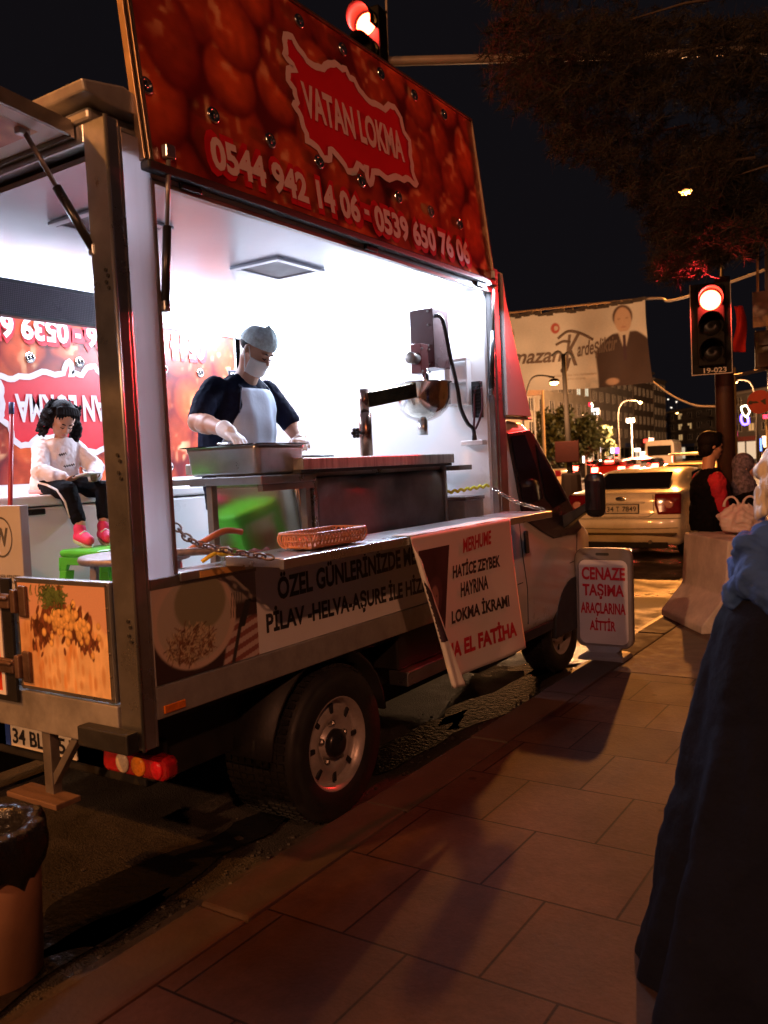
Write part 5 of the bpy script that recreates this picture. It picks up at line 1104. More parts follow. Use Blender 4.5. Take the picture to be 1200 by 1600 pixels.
# ================================================================ signals, signs, banner, lamps
SIGR = EM('red_signal_glow', (1, .06, .02), 60)
def signal(name_label, c, scale, pole_to=None, plate=None, yaw=0., energy=60, backboard=True, aim=.10):
    """three-lens vehicle signal, face towards -Y turned by yaw; c = centre of the red lens"""
    sg = thing('traffic_light', c, name_label, 'traffic light'); k_ = scale; rot = Matrix.Translation(c) @ Matrix.Rotation(yaw, 4, 'Z')
    HS = M('signal_housing', (.004, .004, .004), .6, 0, .2, 8, spec=.12)
    b = MB().box((-.125*k_, 0, -.62*k_), (.125*k_, .16*k_, .14*k_)); b.xf(rot).build('housing', HS, sg, bevel=.012*k_)
    if backboard:
        MB().box((-.185*k_, .05*k_, -.70*k_), (.185*k_, .062*k_, .17*k_)).xf(rot).build('backboard', HS, sg, bevel=.004)
        MB().box((-.185*k_, .046*k_, -.70*k_), (-.177*k_, .0495*k_, .17*k_)).box((.177*k_, .046*k_, -.70*k_), (.185*k_, .0495*k_, .17*k_)).box((-.177*k_, .046*k_, -.70*k_), (.177*k_, .0495*k_, -.692*k_)).xf(rot).build('white_edge', M('reflective_edge', (.35, .33, .32), .5), sg)
    for i in range(3):
        z = -.245*i*k_
        MB().lathe([(.0, -.012*k_), (.05*k_, -.010*k_), (.09*k_, -.003*k_), (.098*k_, .004)], (0, 0, z), 'Y', 24).xf(rot).build('lens', SIGR if i == 0 else M('dark_lens', (.006, .006, .006), .3, spec=.2), sg, smooth=True)
        vs = MB(); A = np.linspace(R(-30), R(210), 22)
        for r_, l0 in ((.112, 1), ):
            vs.add([Vector((r_*k_*math.cos(a), y*k_*(l if y < 0 else 1), z+r_*k_*math.sin(a))) for y in (0, -.20) for a in A for l in [.45+.55*max(0, math.sin(a)*.5+.5)]], [(q, q+1, q+23, q+22) for q in range(21)])
        vs.xf(rot).build('visor', HS, sg, solid=.006*k_, smooth=True)
    lp = rot @ Vector((0, -.09*k_, -.02*k_))
    lamp('POINT', 'signal_light', lp, energy*1.6, (1, .045, .03), .07*k_)
    sp_ = lamp('SPOT', 'signal_light', rot @ Vector((0, -.03*k_, 0)), energy*16, (1, .03, .03), .07*k_, cone=R(92)); sp_.rotation_euler = Vector((-.3, -1, aim)).to_track_quat('-Z', 'Y').to_euler()
    if plate:
        letter('lettering', plate, M('plate_grey', (.40, .38, .36), .5), sg, lambda s, t: rot @ Vector((-.075*k_+.205*k_*s, .0455*k_, -.685*k_+.05*k_*t)), .015)
    return sg
S2 = at(1110, 469, 7.55)
sg2 = signal('red traffic light on a brown post behind the barrier, numbered plate on its backboard', S2, .93, plate='19-023', yaw=R(14), energy=44)
ps_ = at(1131, 560, 7.95)
MB().lathe([(.085, .12), (.085, 2.45), (.07, 3.2), (0, 3.21)], (ps_.x, ps_.y, 0), 'Z', 16).build('post', M('brown_post', (.04, .017, .012), .5, .2, .2, 6, dirt=.4), sg2, smooth=True)
MB().bar((ps_.x, ps_.y, 2.75), (S2.x, S2.y+.1, 2.75), .04, .04).build('bracket', BLACKP, sg2)
S1 = at(572, 38, 8.2)
sg1 = signal('red traffic light hanging from the mast arm above the raised red flap', S1, 1.12, yaw=R(6), energy=110, backboard=False, aim=-.35)
a0, a1 = at(600, 96, 8.35), at(1131, 100, 8.3)
arm = MB().tube(curve_pts([at(604, 96, 8.4), at(760, 92, 8.6), at(1000, 86, 9.0), at(1250, 80, 9.4), at(1330, 130, 9.5), at(1340, 400, 9.5), at(1342, 900, 9.5)]), .045, 10).build('mast_arm', M('galvanised_mast', (.30, .27, .24), .5, .5, .15, 6), sg1, smooth=True)
MB().tube([at(606, 100, 8.38), at(603, -20, 8.38)], .012).build('hanger', M('galvanised_mast', (.3, .27, .24)), sg1)
MB().bar(at(572, 25, 8.3), at(604, 20, 8.38), .03, .03).build('bracket', BLACKP, sg1)
# pedestrian signal, signs and post at the right edge
ss = thing('sign_post', at(1193, 900, 9.2), 'metal post at the right edge with a blank back plate and a round no-horn sign', 'sign post')
q = at(1196, 640, 9.2)
MB().lathe([(.035, .12), (.035, 3.9), (0, 3.91)], (q.x+.05, q.y+.06, 0), 'Z', 14).build('post', GALV, ss, smooth=True)
MB().tube([at(1183, 362, 9.2), at(1184, 460, 9.2)], .014).build('top_rod', M('brass_rod', (.5, .3, .12), .4, .6), ss)
def sq(u, v, w, h, d, th=.02): c_ = at(u, v, d); return MB().box((c_.x-w/2, c_.y, c_.z-h/2), (c_.x+w/2, c_.y+th, c_.z+h/2))
sq(1196, 482, .26, .38, 9.1).build('back_plate', M('plate_back', (.22, .17, .15), .5, .3, .15), ss, bevel=.004)
sq(1196, 547, .22, .42, 9.05, .14).build('pedestrian_signal', BLACKP, ss, bevel=.015)
for v in (528, 562): sq(1196, v, .15, .15, 9.0, .01).build('signal_pane', M('dark_pane', (.05, .045, .045), .2), ss, bevel=.01)
MB().bar(at(1146, 588, 8.2), at(1200, 576, 9.2), .03, .03).build('cross_arm', GALV, ss)
rs_ = at(1187, 628, 9.0); m_ = Matrix.Translation(rs_)
MB().lathe([(.0, 0), (.125, 0), (.125, .012), (0, .012)], rs_, 'Y', 32).build('round_sign', M('sign_face', (.55, .42, .38), .45), ss)
MB().lathe([(.098, -.003), (.125, -.003), (.125, -.0005), (.098, -.0005)], rs_, 'Y', 32).build('sign_ring', M('sign_red', (.42, .05, .04), .45), ss)
MB().box((rs_.x-.085, rs_.y-.004, rs_.z-.012), (rs_.x+.01, rs_.y-.001, rs_.z+.012)).prism([(rs_.x+.01, rs_.y-.004, rs_.z-.012), (rs_.x+.06, rs_.y-.004, rs_.z-.035), (rs_.x+.06, rs_.y-.004, rs_.z+.035), (rs_.x+.01, rs_.y-.004, rs_.z+.012)], (0, .003, 0)).ell((rs_.x-.09, rs_.y-.003, rs_.z), (.022, .003, .022)).build('horn_symbol', LETK, ss)
MB().bar((rs_.x-.08, rs_.y-.006, rs_.z+.08), (rs_.x+.08, rs_.y-.006, rs_.z-.08), .022, .003, (0, 1, 0)).build('sign_bar', M('sign_red', (.42, .05, .04)), ss)
fg = MB().grid(8, 20, lambda s, t: at(1147+22*s*(.6+.4*t)+3*math.sin(t*5), 478+72*t, 9.6)+Vector((0, .03*math.sin(s*6+t*4), 0))).build('street_flag', M('red_flag', (.45, .015, .02), .8), smooth=True, solid=.002)
tag(fg, 'narrow red flag hanging behind the numbered traffic light', 'flag')

# ---------------- banner across the street
ba_ = thing('street_banner', at(900, 540, 25), 'large pale banner with a man in a suit and script lettering hung across the street', 'banner')
BTL, BTR, BBR, BBL = at(740, 496, 26), at(1008, 468, 24.6), at(1021, 597, 24.6), at(740, 606, 26)
def bn_fn(s, t, l=0.):
    top = BTL.lerp(BTR, s)+Vector((0, 0, -.12*math.sin(s*math.pi))); bot = BBL.lerp(BBR, s)+Vector((0, 0, -.14*math.sin(s*math.pi)))
    p = bot.lerp(top, t); w_ = .10*math.sin(s*9+t*3)*t*(1-t)*2+.05*math.sin(s*26-t*6)*(1-t)
    return p+Vector((.25*(1-t)*t*(s > .9)*(s-.9)*-10, -l-w_, .02*math.sin(s*40)*(t > .99)))
def banner_print():
    nx, ny = 180, 90; S, Y = ST(1, 1, nx, ny); img = np.ones(S.shape+(3,))*np.array((.66, .63, .58)); img *= (.86+.2*smooth_noise(S.shape, 20, 6))[..., None]
    A = S*2.1; cx_ = 1.83
    head = np.clip((1-np.hypot((A-cx_+.01)/.105, (Y-.80)/.165))/.12, 0, 1); hair_ = np.clip((1-np.hypot((A-cx_+.01)/.125, (Y-.845)/.15))/.12, 0, 1)
    mixc(img, hair_, np.array((.10, .06, .045))); mixc(img, head, np.array((.52, .36, .26)))
    for q in (-.045, .045): mixc(img, np.clip((1-np.hypot((A-cx_+.01-q)/.022, (Y-.82)/.012))/.4, 0, 1)*.6, np.array((.2, .12, .08)))
    mixc(img, np.clip((1-np.hypot((A-cx_+.01)/.04, (Y-.715)/.012))/.4, 0, 1)*.5, np.array((.35, .15, .12)))
    w_ = .10+.26*np.clip((.66-Y)/.22, 0, 1)**.6; suit = np.clip((w_-abs(A-cx_))/.02, 0, 1)*np.clip((.66-Y)/.02, 0, 1); mixc(img, suit, np.array((.075, .05, .045)))
    mixc(img, np.clip((.075*(Y-.38)/.28-abs(A-cx_+.01))/.012, 0, 1)*(Y > .38)*(Y < .66), np.array((.6, .52, .44))); mixc(img, np.clip((.020-abs(A-cx_+.01))/.008, 0, 1)*(Y > .30)*(Y < .62), np.array((.07, .04, .05)))
    mixc(img, np.clip((1-np.hypot((A-cx_+.18)/.09, (Y-.06)/.05))/.3, 0, 1), np.array((.45, .30, .22)))
    for cx2, cy2, r, col in ((1.02, .80, .06, (.45, .10, .08)), (.44, .76, .075, (.38, .33, .27))): mixc(img, np.clip((1-np.hypot((A-cx2)/r, (Y-cy2)/(r*1.25)))/.15, 0, 1), np.array(col))
    mixc(img, np.clip((1-np.hypot((A-1.03)/.028, (Y-.80)/.035))/.2, 0, 1), np.array((.6, .5, .42)))
    return img
sheet = printed('cloth', banner_print(), lambda a, c_: bn_fn(a, c_), ba_, PRINT('banner_cloth', .8, .2))
BRN = M('banner_ink', (.13, .09, .07), .7)
# dip of the street: letters follow the cloth
letter('lettering', 'Ramazan', BRN, ba_, lambda s, t: bn_fn(.10+.415*s, .335+.20*t+.03*s, .03), .02, .35)
letter('lettering', 'K', BRN, ba_, lambda s, t: bn_fn(.525+.105*s, .30+.40*t, .03), .015, .4)
letter('lettering', 'ardeşliktir', BRN, ba_, lambda s, t: bn_fn(.605+.225*s, .355+.235*t+.04*s, .03), .02, .35)
fl_ = MB()
for P in ([(.50, .66), (.56, .74), (.63, .70), (.70, .60)], [(.485, .58), (.53, .62), (.57, .60)], [(.52, .30), (.505, .24), (.535, .25), (.56, .40)]):
    fl_.tube(curve_pts([bn_fn(a, c_, .035) for a, c_ in P]), .035, 6)
fl_.build('flourish', BRN, ba_, smooth=True)
for y_, w_ in ((.17, .24), (.115, .12)): 
    letter('lettering', 'mübarek olsun nice ramazanlara' if w_ > .2 else 'belediye', M('banner_faint', (.40, .33, .26), .7), ba_, (lambda y_, w_: lambda s, t: bn_fn(.58-w_/2+w_*s, y_+.03*t, .03))(y_, w_), .01)
rp = MB().tube(curve_pts([at(700, 500, 26), at(785, 490, 26), at(1008, 467, 24.6), at(1045, 470, 23), at(1100, 455, 20), at(1200, 420, 18)]), .03, 6).tube(curve_pts([BBR, at(1050, 618, 24), at(1085, 633, 23.6), at(1118, 635, 23)]), .022, 6)
rp.build('rope', M('pale_rope', (.35, .28, .22), .8), ba_, smooth=True)
tq = MB()
for i in range(60):
    s = i/59; p = bn_fn(s, 1.0); tq.cbox(p+Vector((0, -.02, .02+.03*math.sin(i*2.3))), (.20, .03, .07+.05*math.sin(i*1.7)))
tq.build('torn_hem', M('dark_hem', (.06, .045, .035), .9), ba_)

# ---------------- street lamps
def street_lamp(label, hd, base_z=0., glow=250., armv=(1.4, 0, .0), r=.06, lit=True, k=1.):
    hd = Vector(hd); px_ = hd+Vector(armv)
    sl_ = thing('street_lamp', (px_.x, px_.y, base_z), label, 'street lamp')
    POST = M('lamp_post', (.022, .018, .015), .8, .1, .15, 4, spec=.1)
    H = px_.z
    MB().tube(curve_pts([Vector((px_.x, px_.y, base_z)), Vector((px_.x, px_.y, H*.5)), Vector((px_.x, px_.y, H-.9)), px_.lerp(hd, .3)+Vector((0, 0, .05)), hd+Vector((0, 0, .12))]), [r*1.5]*10+[r]*31, 8).build('post', POST, sl_, smooth=True)
    MB().loft([ring_h(hd+Vector((0, 0, z*k)), a*k, a*.8*k, 14) for z, a in ((.0, .24), (.06, .25), (.14, .16), (.17, .05))]).build('lamp_head', POST, sl_, smooth=True)
    MB().ell(hd+Vector((0, 0, -.02)), (.20*k, .18*k, .10*k), nu=12, nv=8).build('lamp_glass', EM('sodium_glow', (1, .5, .14), glow) if lit else M('dark_pane', (.05, .045, .045)), sl_, smooth=True)
    return sl_
street_lamp('lit street lamp beyond the pine, seen through its needles', LAMP_A, 0, 20, (1.05, .0, .15), .05)
street_lamp('lit street lamp behind the truck, out past its rear end', LAMP_B, 0, 250, (-1.2, 0, .3))
street_lamp('lit street lamp on the pavement side behind the viewer', LAMP_C, .12, 250, (1.4, 0, .3))
street_lamp('lit street lamp farther back along the kerb behind the viewer', LAMP_D, .12, 250, (1.4, 0, .3))
for lab, u, v, d, arm_, gl in (('lit street lamp with an orange flare just under the banner', 866, 597, 21, (-.98, .3, .15), 90), ('lit street lamp in front of the far grey facades', 1000, 628, 70, (-2.0, .5, .2), 60), ('lit street lamp on a curved arm behind the numbered traffic light', 1147, 597, 46, (1.0, .5, -.1), 60), ('small lit street lamp before the dark far block', 1058, 645, 100, (-1.6, 0, .1), 40)):
    street_lamp(lab, at(u, v, d), 0, gl, arm_, .026 if d < 30 else .05, k=.55 if d < 30 else .8)
    if d < 80: lamp('POINT', 'street_lamp_light', at(u, v, d)-Vector((0, 0, .4)), {21: 800, 46: 6000, 70: 60000}[d], (1, .52, .24), .2)
dp = thing('street_lamp', at(893, 760, 34), 'tall unlit lamp post with two arms standing in front of the banner', 'street lamp')
b_ = at(893, 760, 22); t_ = at(880, 553, 22)
MB().tube([(b_.x, b_.y, 0), t_], [.085, .055], 10).build('post', M('lamp_post', (.2, .16, .13)), dp, smooth=True)
MB().tube(curve_pts([t_+Vector((0, 0, -.05)), at(872, 549, 22), at(862, 556, 22)]), .03).tube(curve_pts([t_+Vector((0, 0, -.05)), at(888, 551, 22), at(897, 560, 22)]), .03).build('arm', M('lamp_post', (.2, .16, .13)), dp, smooth=True)
MB().cbox(at(886, 706, 21.9), (.65, .05, .55)).build('sign_panel', M('red_panel', (.022, .005, .004), .8, spec=.1), dp, bevel=.02)
MB().lathe([(.3, 0), (.26, 1.15), (.24, 1.2), (0, 1.2)], (b_.x, b_.y, 0), 'Z', 10).build('base', M('brown_base', (.025, .015, .012), .9, spec=.1), dp)
rsn = thing('road_sign', at(832, 640, 30), 'small rounded warning sign on a pole just ahead of the red cab spoiler', 'road sign')
cs = at(832, 600, 26); MB().prism([(cs.x-.27, cs.y, cs.z-.36), (cs.x+.27, cs.y, cs.z-.36), (cs.x+.27, cs.y, cs.z+.2), (cs.x+.15, cs.y, cs.z+.36), (cs.x-.15, cs.y, cs.z+.36), (cs.x-.27, cs.y, cs.z+.2)], (0, .04, 0)).build('face', M('sign_face_pale', (.5, .36, .28), .5), rsn, bevel=.02)
MB().prism([(cs.x-.2, cs.y-.01, cs.z), (cs.x+.2, cs.y-.01, cs.z), (cs.x, cs.y-.01, cs.z+.28)], (0, .008, 0)).build('symbol', M('sign_symbol', (.10, .02, .02), .5), rsn)
MB().tube([(cs.x, cs.y+.08, 0), (cs.x, cs.y+.08, cs.z+.3)], .04).build('pole', GALV, rsn)
wp = thing('signal_pole', at(846, 760, 30), 'thin pale pole standing beside the rounded warning sign', 'pole'); p_ = at(848, 640, 30); MB().tube([(p_.x, p_.y, 0), (p_.x, p_.y, at(846, 604, 30).z)], .06).build('shaft', M('pale_pole', (.45, .38, .3), .5), wp); MB().lathe([(.0, 0), (.09, 0), (.09, .05), (.0, .1)], (p_.x, p_.y, at(846, 604, 30).z), 'Z', 10).build('cap', GALV, wp)

# ---------------- the pine over the pavement
pt = thing('pine_tree', (2.9, 8.6, .12), 'large dark pine whose needle tufts hang over the pavement and glow red near the signal', 'tree')
MB().tube(curve_pts([(2.9, 8.6, .1), (2.75, 8.7, 2.2), (2.6, 8.8, 4.6), (2.7, 8.8, 8.)]), [.28]*11+[.22]*10+[.16]*10, 12).build('trunk', M('pine_bark', (.035, .025, .02), .9, 0, .5, 12, .9, 18, stretch=(1, 1, .3)), pt, smooth=True)
rg = random.Random(21); tufts = []; lim = MB()
edge_px = [(700, -160), (760, -40), (790, 60), (818, 170), (850, 215), (880, 255), (930, 268), (968, 300), (1000, 330), (1020, 362), (1052, 392), (1078, 425), (1110, 425), (1150, 410), (1200, 385), (1260, 360)]
def low(u): return np.interp(u, [p[0] for p in edge_px], [p[1] for p in edge_px])
for i in range(1500):
    u = 690+650*rg.random()**.8; v = low(u)-abs(rg.gauss(0, 1))*(60 if i % 3 == 0 else 210)-10; d = rg.uniform(6.9, 10.5) if v > low(u)-90 else rg.uniform(6.8, 13)
    p = at(u, v, d)
    if (Vector(p)-at(1085, 248, d)).length < .10 : continue
    tufts.append(p)
for i in range(60): tufts.append(at(rg.uniform(1030, 1095), rg.uniform(395, 432), rg.uniform(7.0, 8.0)))
for i in range(420): tufts.append(at(rg.uniform(765, 1240), rg.uniform(30, 165), rg.uniform(7.0, 8.1)))
for i in range(160): tufts.append(at(rg.uniform(1092, 1150), rg.uniform(225, 340), rg.uniform(7.0, 9)))
for i in range(260): tufts.append(at(rg.uniform(1020, 1180), rg.uniform(215, 400), rg.uniform(7.5, 11)))
nd = MB()
for p in tufts:
    sc_ = rg.uniform(.7, 1.25); ax_ = Vector((rg.uniform(-1, .2), rg.uniform(-.8, .3), rg.uniform(-.7, .4))).normalized()
    for j in range(56):
        d_ = (ax_*rg.uniform(-.1, .9)+Vector((rg.gauss(0, 1), rg.gauss(0, 1), rg.gauss(0, 1))).normalized()).normalized(); L_ = rg.uniform(.07, .14)*sc_
        b0 = p+ax_*rg.uniform(-.12, .12)*sc_; w_ = d_.cross(Vector((rg.random(), rg.random(), rg.random()))).normalized()*.0042
        nd.add([b0-w_, b0+w_, b0+d_*L_], [(0, 1, 2)])
for p in tufts[::90]:
    o2 = p.lerp(Vector((2.65, 8.8, max(p.z+.2, 4.2))), rg.uniform(.08, .2)); lim.tube([o2, o2.lerp(p, .5)+Vector((0, 0, .03)), p], [.016, .011, .005], 5)
for k_ in range(9):
    z = 4.3+.42*k_; lim.tube(curve_pts([(2.65, 8.8, z), (1.2-.1*k_, 9.4, z+.5), (-.5-.15*k_, 10.2, z+.7)]), [.09-.003*i for i in range(21)], 6)
lim.build('limb', M('pine_bark', (.09, .06, .045)), pt, smooth=True)
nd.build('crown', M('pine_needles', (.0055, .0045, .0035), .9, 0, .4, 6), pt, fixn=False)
# ================================================================ cars
SEDAN = [(0.06, .22), (.0, .30), (-.03, .48), (-.01, .64), (.03, .675), (.055, .70), (.075, .88), (.10, .99), (.16, 1.03), (.34, 1.045), (.52, 1.055), (.80, 1.18), (1.08, 1.30), (1.30, 1.35), (1.75, 1.375), (2.2, 1.36), (2.55, 1.22), (2.95, 1.03), (3.15, .985), (3.9, .88), (4.25, .74), (4.36, .55), (4.33, .35), (4.2, .26), (3.3, .24), (2.2, .24), (1.1, .24), (.3, .26)]
def carshape(outline, hw, belt, length):
    secs = []
    for f, k_, kz in ((-1, 0, 1), (-.965, .04, 1), (-.90, .30, 1), (-.80, .86, 1), (-.70, .975, 1), (-.4, 1, 1), (0, 1.01, 1), (.4, 1, 1), (.70, .975, 1), (.80, .86, 1), (.90, .30, 1), (.965, .04, 1), (1, 0, 1)):
        s = []
        for y, z in outline:
            af = abs(f); zz = z if z <= belt else belt+(z-belt)*k_
            yy = y+.14*af**4*(1-min(1, y/1.0)) if y < 1.0 else y-.25*af**3*max(0, (y-length+1.2)/1.2)
            if af > .98: zz = .35+(zz-.35)*.93 if zz > .35 else .35
            s.append(Vector((f*hw, yy, zz)))
        secs.append(s)
    return secs
def rear_y(outline, x, z, hw):
    pts = [p for p in outline[1:9]]; y = np.interp(z, [p[1] for p in pts], [p[0] for p in pts]); return y+.14*(abs(x)/hw)**4*(1-min(1, y))
TYRE = BLACK
def sedan(label, loc, yaw, paint, lit=False, plate=None, group=None, detail=False, roofbar=False, name='car', hatch=False):
    ca = thing(name, (0, 0, 0), label, 'car', group); hw = .88
    out = SEDAN if not hatch else [(y if i not in (9, 10, 11) else (.18, .30, .48)[i-9], z if i not in (9, 10, 11) else (1.06, 1.18, 1.27)[i-9]) for i, (y, z) in enumerate(SEDAN)]
    body = MB().loft(carshape(out, hw, 1.04, 4.36)).build('body', paint, ca, smooth=True, sub=1, bevel=0)
    if hatch: q = [(.60, .19, 1.07), (.52, .46, 1.25)]
    else: q = [(.61, .50, 1.062), (.52, 1.05, 1.293)]
    nv = Vector((0, -(q[1][2]-q[0][2]), (q[1][1]-q[0][1]))).normalized()*.012
    MB().add([Vector((-q[0][0], q[0][1], q[0][2]))+nv, Vector((q[0][0], q[0][1], q[0][2]))+nv, Vector((q[1][0], q[1][1], q[1][2]))+nv, Vector((-q[1][0], q[1][1], q[1][2]))+nv], [(0, 1, 2, 3)]).build('rear_window', M('car_glass', (.01, .009, .008), .05, 0, .2, 3, spec=.8), ca, solid=.006)
    for s in (-1, 1):
        P = [(.815, 1.0, 1.06), (.80, .95, 1.08), (.735, 1.25, 1.285), (.715, 1.75, 1.32), (.73, 2.2, 1.305), (.80, 2.75, 1.08)]
        MB().prism([Vector((s*(x+.016), y, z)) for x, y, z in P[1:]], (s*.004, 0, 0)).build('side_window', M('car_glass', (.01, .009, .008)), ca)
        tl_ = MB().grid(10, 8, lambda a, c_: Vector((s*((.56-.10*c_ if c_ < .5 else .51)+(.865-.56+.1*c_*(c_ < .5)+.05*(c_ >= .5))*a), rear_y(out, (.56+.3*a), .70+.30*c_, hw)-.014, .70+.30*c_)))
        t_o = tl_.build('tail_lamp', EM('brake_glow', (1, .05, .03), 45) if lit else M('tail_lens', (.16, .006, .008), .12, 0, .3, 40, coat=1), ca, smooth=True, solid=.02)
        if detail: MB().ell((s*.70, rear_y(out, .70, .84, hw)-.022, .845), (.075, .012, .06)).build('reversing_lens', M('pink_lens', (.55, .28, .25), .15, 0, .2, 50, coat=1), t_o, smooth=True)
        for y in (.85, 3.5):
            MB().lathe([(.19, -.09), (.28, -.10), (.31, -.07), (.315, 0), (.31, .07), (.28, .10), (.19, .09)], (s*.775, y, .315), 'X', 24).build('wheel', TYRE, ca, smooth=True)
        if detail:
            MB().loft([[Vector((s*(x), 2.55+dy*w_, 1.0+dz*w_)) for dy, dz in ((-.06, -.05), (.06, -.05), (.06, .07), (-.06, .07))] for x, w_ in ((.86, .6), (.92, 1), (1.04, 1), (1.07, .7))]).build('wing_mirror', paint, ca, bevel=.015)
    if lit: MB().box((-.22, 1.02 if not hatch else .40, 1.27), (.22, 1.10 if not hatch else .50, 1.345)).build('high_brake_lamp', EM('brake_glow', (1, .05, .03), 45), ca)
    MB().box((-.70, .02, .20), (.70, .06, .29)).build('lower_bumper', BLACKP, ca, bevel=.01)
    if detail:
        sm_ = MB()
        for P in ([(-.48, .985), (-.50, .72), (-.42, .665), (.42, .665), (.50, .72), (.48, .985)], [(-.87, .64), (0, .645), (.87, .64)], [(-.84, .50), (0, .49), (.84, .50)]):
            for a, c_ in zip(P, P[1:]):
                n_s = 6
                for i in range(n_s):
                    p0 = (a[0]+(c_[0]-a[0])*i/n_s, a[1]+(c_[1]-a[1])*i/n_s); p1 = (a[0]+(c_[0]-a[0])*(i+1)/n_s, a[1]+(c_[1]-a[1])*(i+1)/n_s)
                    sm_.bar((p0[0], rear_y(out, p0[0], p0[1], hw)-.002, p0[1]), (p1[0], rear_y(out, p1[0], p1[1], hw)-.002, p1[1]), .007, .007, (0, 1, 0))
        sm_.build('panel_seam', M('seam_dark', (.04, .03, .015), .7), ca)
        MB().ell((0, rear_y(out, 0, .94, hw)-.006, .935), (.085, .008, .036)).build('badge', CHROME, ca, smooth=True)
        MB().box((-.36, rear_y(out, 0, .88, hw)-.022, .872), (.36, rear_y(out, 0, .88, hw)+.01, .895)).build('boot_handle', paint, ca, bevel=.006)
        MB().box((-.83, -.035, .40), (.83, .06, .43)).build('bumper_strip', M('bumper_dark_trim', (.10, .08, .05), .6), ca, bevel=.01)  # darker strip across the bumper
        MB().tube([(.45, .10, .30), (.45, -.01, .295)], .028).build('exhaust', STEEL_D, ca)
    if plate:
        y = rear_y(out, 0, .78, hw)-.02
        p_ = MB().box((-.27, y, .725), (.27, y+.02, .845)).build('number_plate', M('plate_pale', (.62, .55, .42), .4), ca, bevel=.003)
        MB().box((-.265, y-.003, .73), (-.225, y-.0005, .84)).build('blue_band', M('plate_blue', (.02, .07, .4)), p_)
        MB().box((-.285, y+.003, .712), (.285, y+.024, .722)).box((-.285, y+.003, .848), (.285, y+.024, .858)).box((-.285, y+.003, .722), (-.273, y+.024, .848)).box((.273, y+.003, .722), (.285, y+.024, .848)).build('plate_holder', BLACKP, p_)
        for tx, x0, w_ in zip(plate.split(), (-.205, -.06, .03), (.105, .045, .215)):
            letter('lettering', tx, LETK, p_, flat((x0, y-.0015, .747), (w_, 0, 0), (0, 0, .076)), .015)
    if roofbar:
        rb_ = MB().box((-.62, 1.55, 1.52), (.62, 1.75, 1.58))
        for x in (-.5, .5): rb_.box((x-.03, 1.6, 1.36), (x+.03, 1.7, 1.52))
        rb_.build('roof_bar', STEEL, ca, bevel=.02)
    ca.location = loc; ca.rotation_euler = (0, 0, yaw)
    return ca
TAXI = M('yellow_taxi_paint', (.82, .76, .60), .28, 0, .04, 3, coat=.7, dirt=.1, dirtcol=(.3, .24, .14))
sedan('pale yellow saloon car with a Turkish plate, waiting just ahead of the truck', (-4.13, 12.62, 0), R(-1), TAXI, plate='34 T 7849', detail=True)
DARKC = M('dark_car_paint', (.03, .028, .032), .25, 0, .1, 3, coat=.8); SILV = M('silver_car_paint', (.30, .28, .27), .28, .4, .05, 3, coat=.8); REDC = M('red_car_paint', (.30, .015, .015), .25, 0, .1, 3, coat=.8)
G = 'cars queuing in the street'
WHC = M('white_car_paint', (.55, .50, .44), .3, 0, .05, 3, coat=.6)
def gz(u, v): r = CR*(u-600)+CD*(v-800)+CF*1330; return EYE+r*(-1.6/r.z)
def spot_(u, d): p = at(u, 700, d); return (p.x, p.y, 0)
sedan('yellow car seen over the roof of the saloon, with a bar on its roof', spot_(1062, 19.5), R(2), M('taxi_orange_paint', (.70, .42, .10), .28, 0, .05, 3, coat=.7), group=G, roofbar=True)
sedan('dark car with three bright red brake lamps, seen just above the wing mirror', spot_(948, 44), R(6), REDC, lit=True, group=G, hatch=True)
sedan('silver car with lit brake lamps beyond the saloon, in the middle of the queue', spot_(972, 46), R(6), SILV, lit=True, group=G)
sedan('dark car with lit brake lamps at the left edge of the queue', spot_(914, 56), R(8), DARKC, lit=True, group=G)
sedan('red car with lit brake lamps before the wide lit shop front', spot_(1016, 70), R(8), REDC, lit=True, group=G)
sedan('car with lit brake lamps beside the white van', spot_(1003, 50), R(6), DARKC, lit=True, group=G)
sedan('far dark car with lit brake lamps under the tall lit sign', spot_(986, 64), R(8), DARKC, lit=True, group=G, hatch=True)
sedan('white parked car by the foot of the unlit two-armed lamp post', spot_(886, 42), R(80), WHC, group=G)
sedan('farthest dark car with red lamps, left of the purple shop sign', spot_(946, 78), R(8), DARKC, lit=True, group=G)
sedan('farthest silver car, right behind the brake-lit car', spot_(962, 92), R(8), SILV, lit=True, group=G, hatch=True)
vn = thing('van', (0, 0, 0), 'tall white van in the queue with its rear window dark', 'van')
MB().loft([[Vector((x*k_, y, z)) for x, z in ((-.95, .35), (.95, .35), (.98, 1.2), (.90, 2.3), (.75, 2.45), (-.75, 2.45), (-.90, 2.3), (-.98, 1.2))] for y, k_ in ((0, .97), (.1, 1), (4.2, 1), (5.2, .9))]).build('body', WHC, vn, bevel=.06)
MB().box((-.75, -.02, 1.45), (.75, .0, 2.1)).build('rear_window', M('car_glass', (.01, .009, .008)), vn, bevel=.01)
for s in (-1, 1):
    MB().box((s*.85-.08, -.03, .9), (s*.85+.08, 0, 1.5)).build('tail_lamp', EM('brake_glow', (1, .05, .03), 45), vn, bevel=.01)
    for y in (.9, 4.2): MB().lathe([(.2, -.1), (.34, -.1), (.34, .1), (.2, .1)], (s*.85, y, .34), 'X', 20).build('wheel', BLACK, vn)
MB().box((-.26, -.02, .75), (.26, 0, .87)).build('number_plate', M('plate_pale', (.62, .55, .42)), vn)
vn.location = spot_(1030, 56); vn.rotation_euler = (0, 0, R(8))

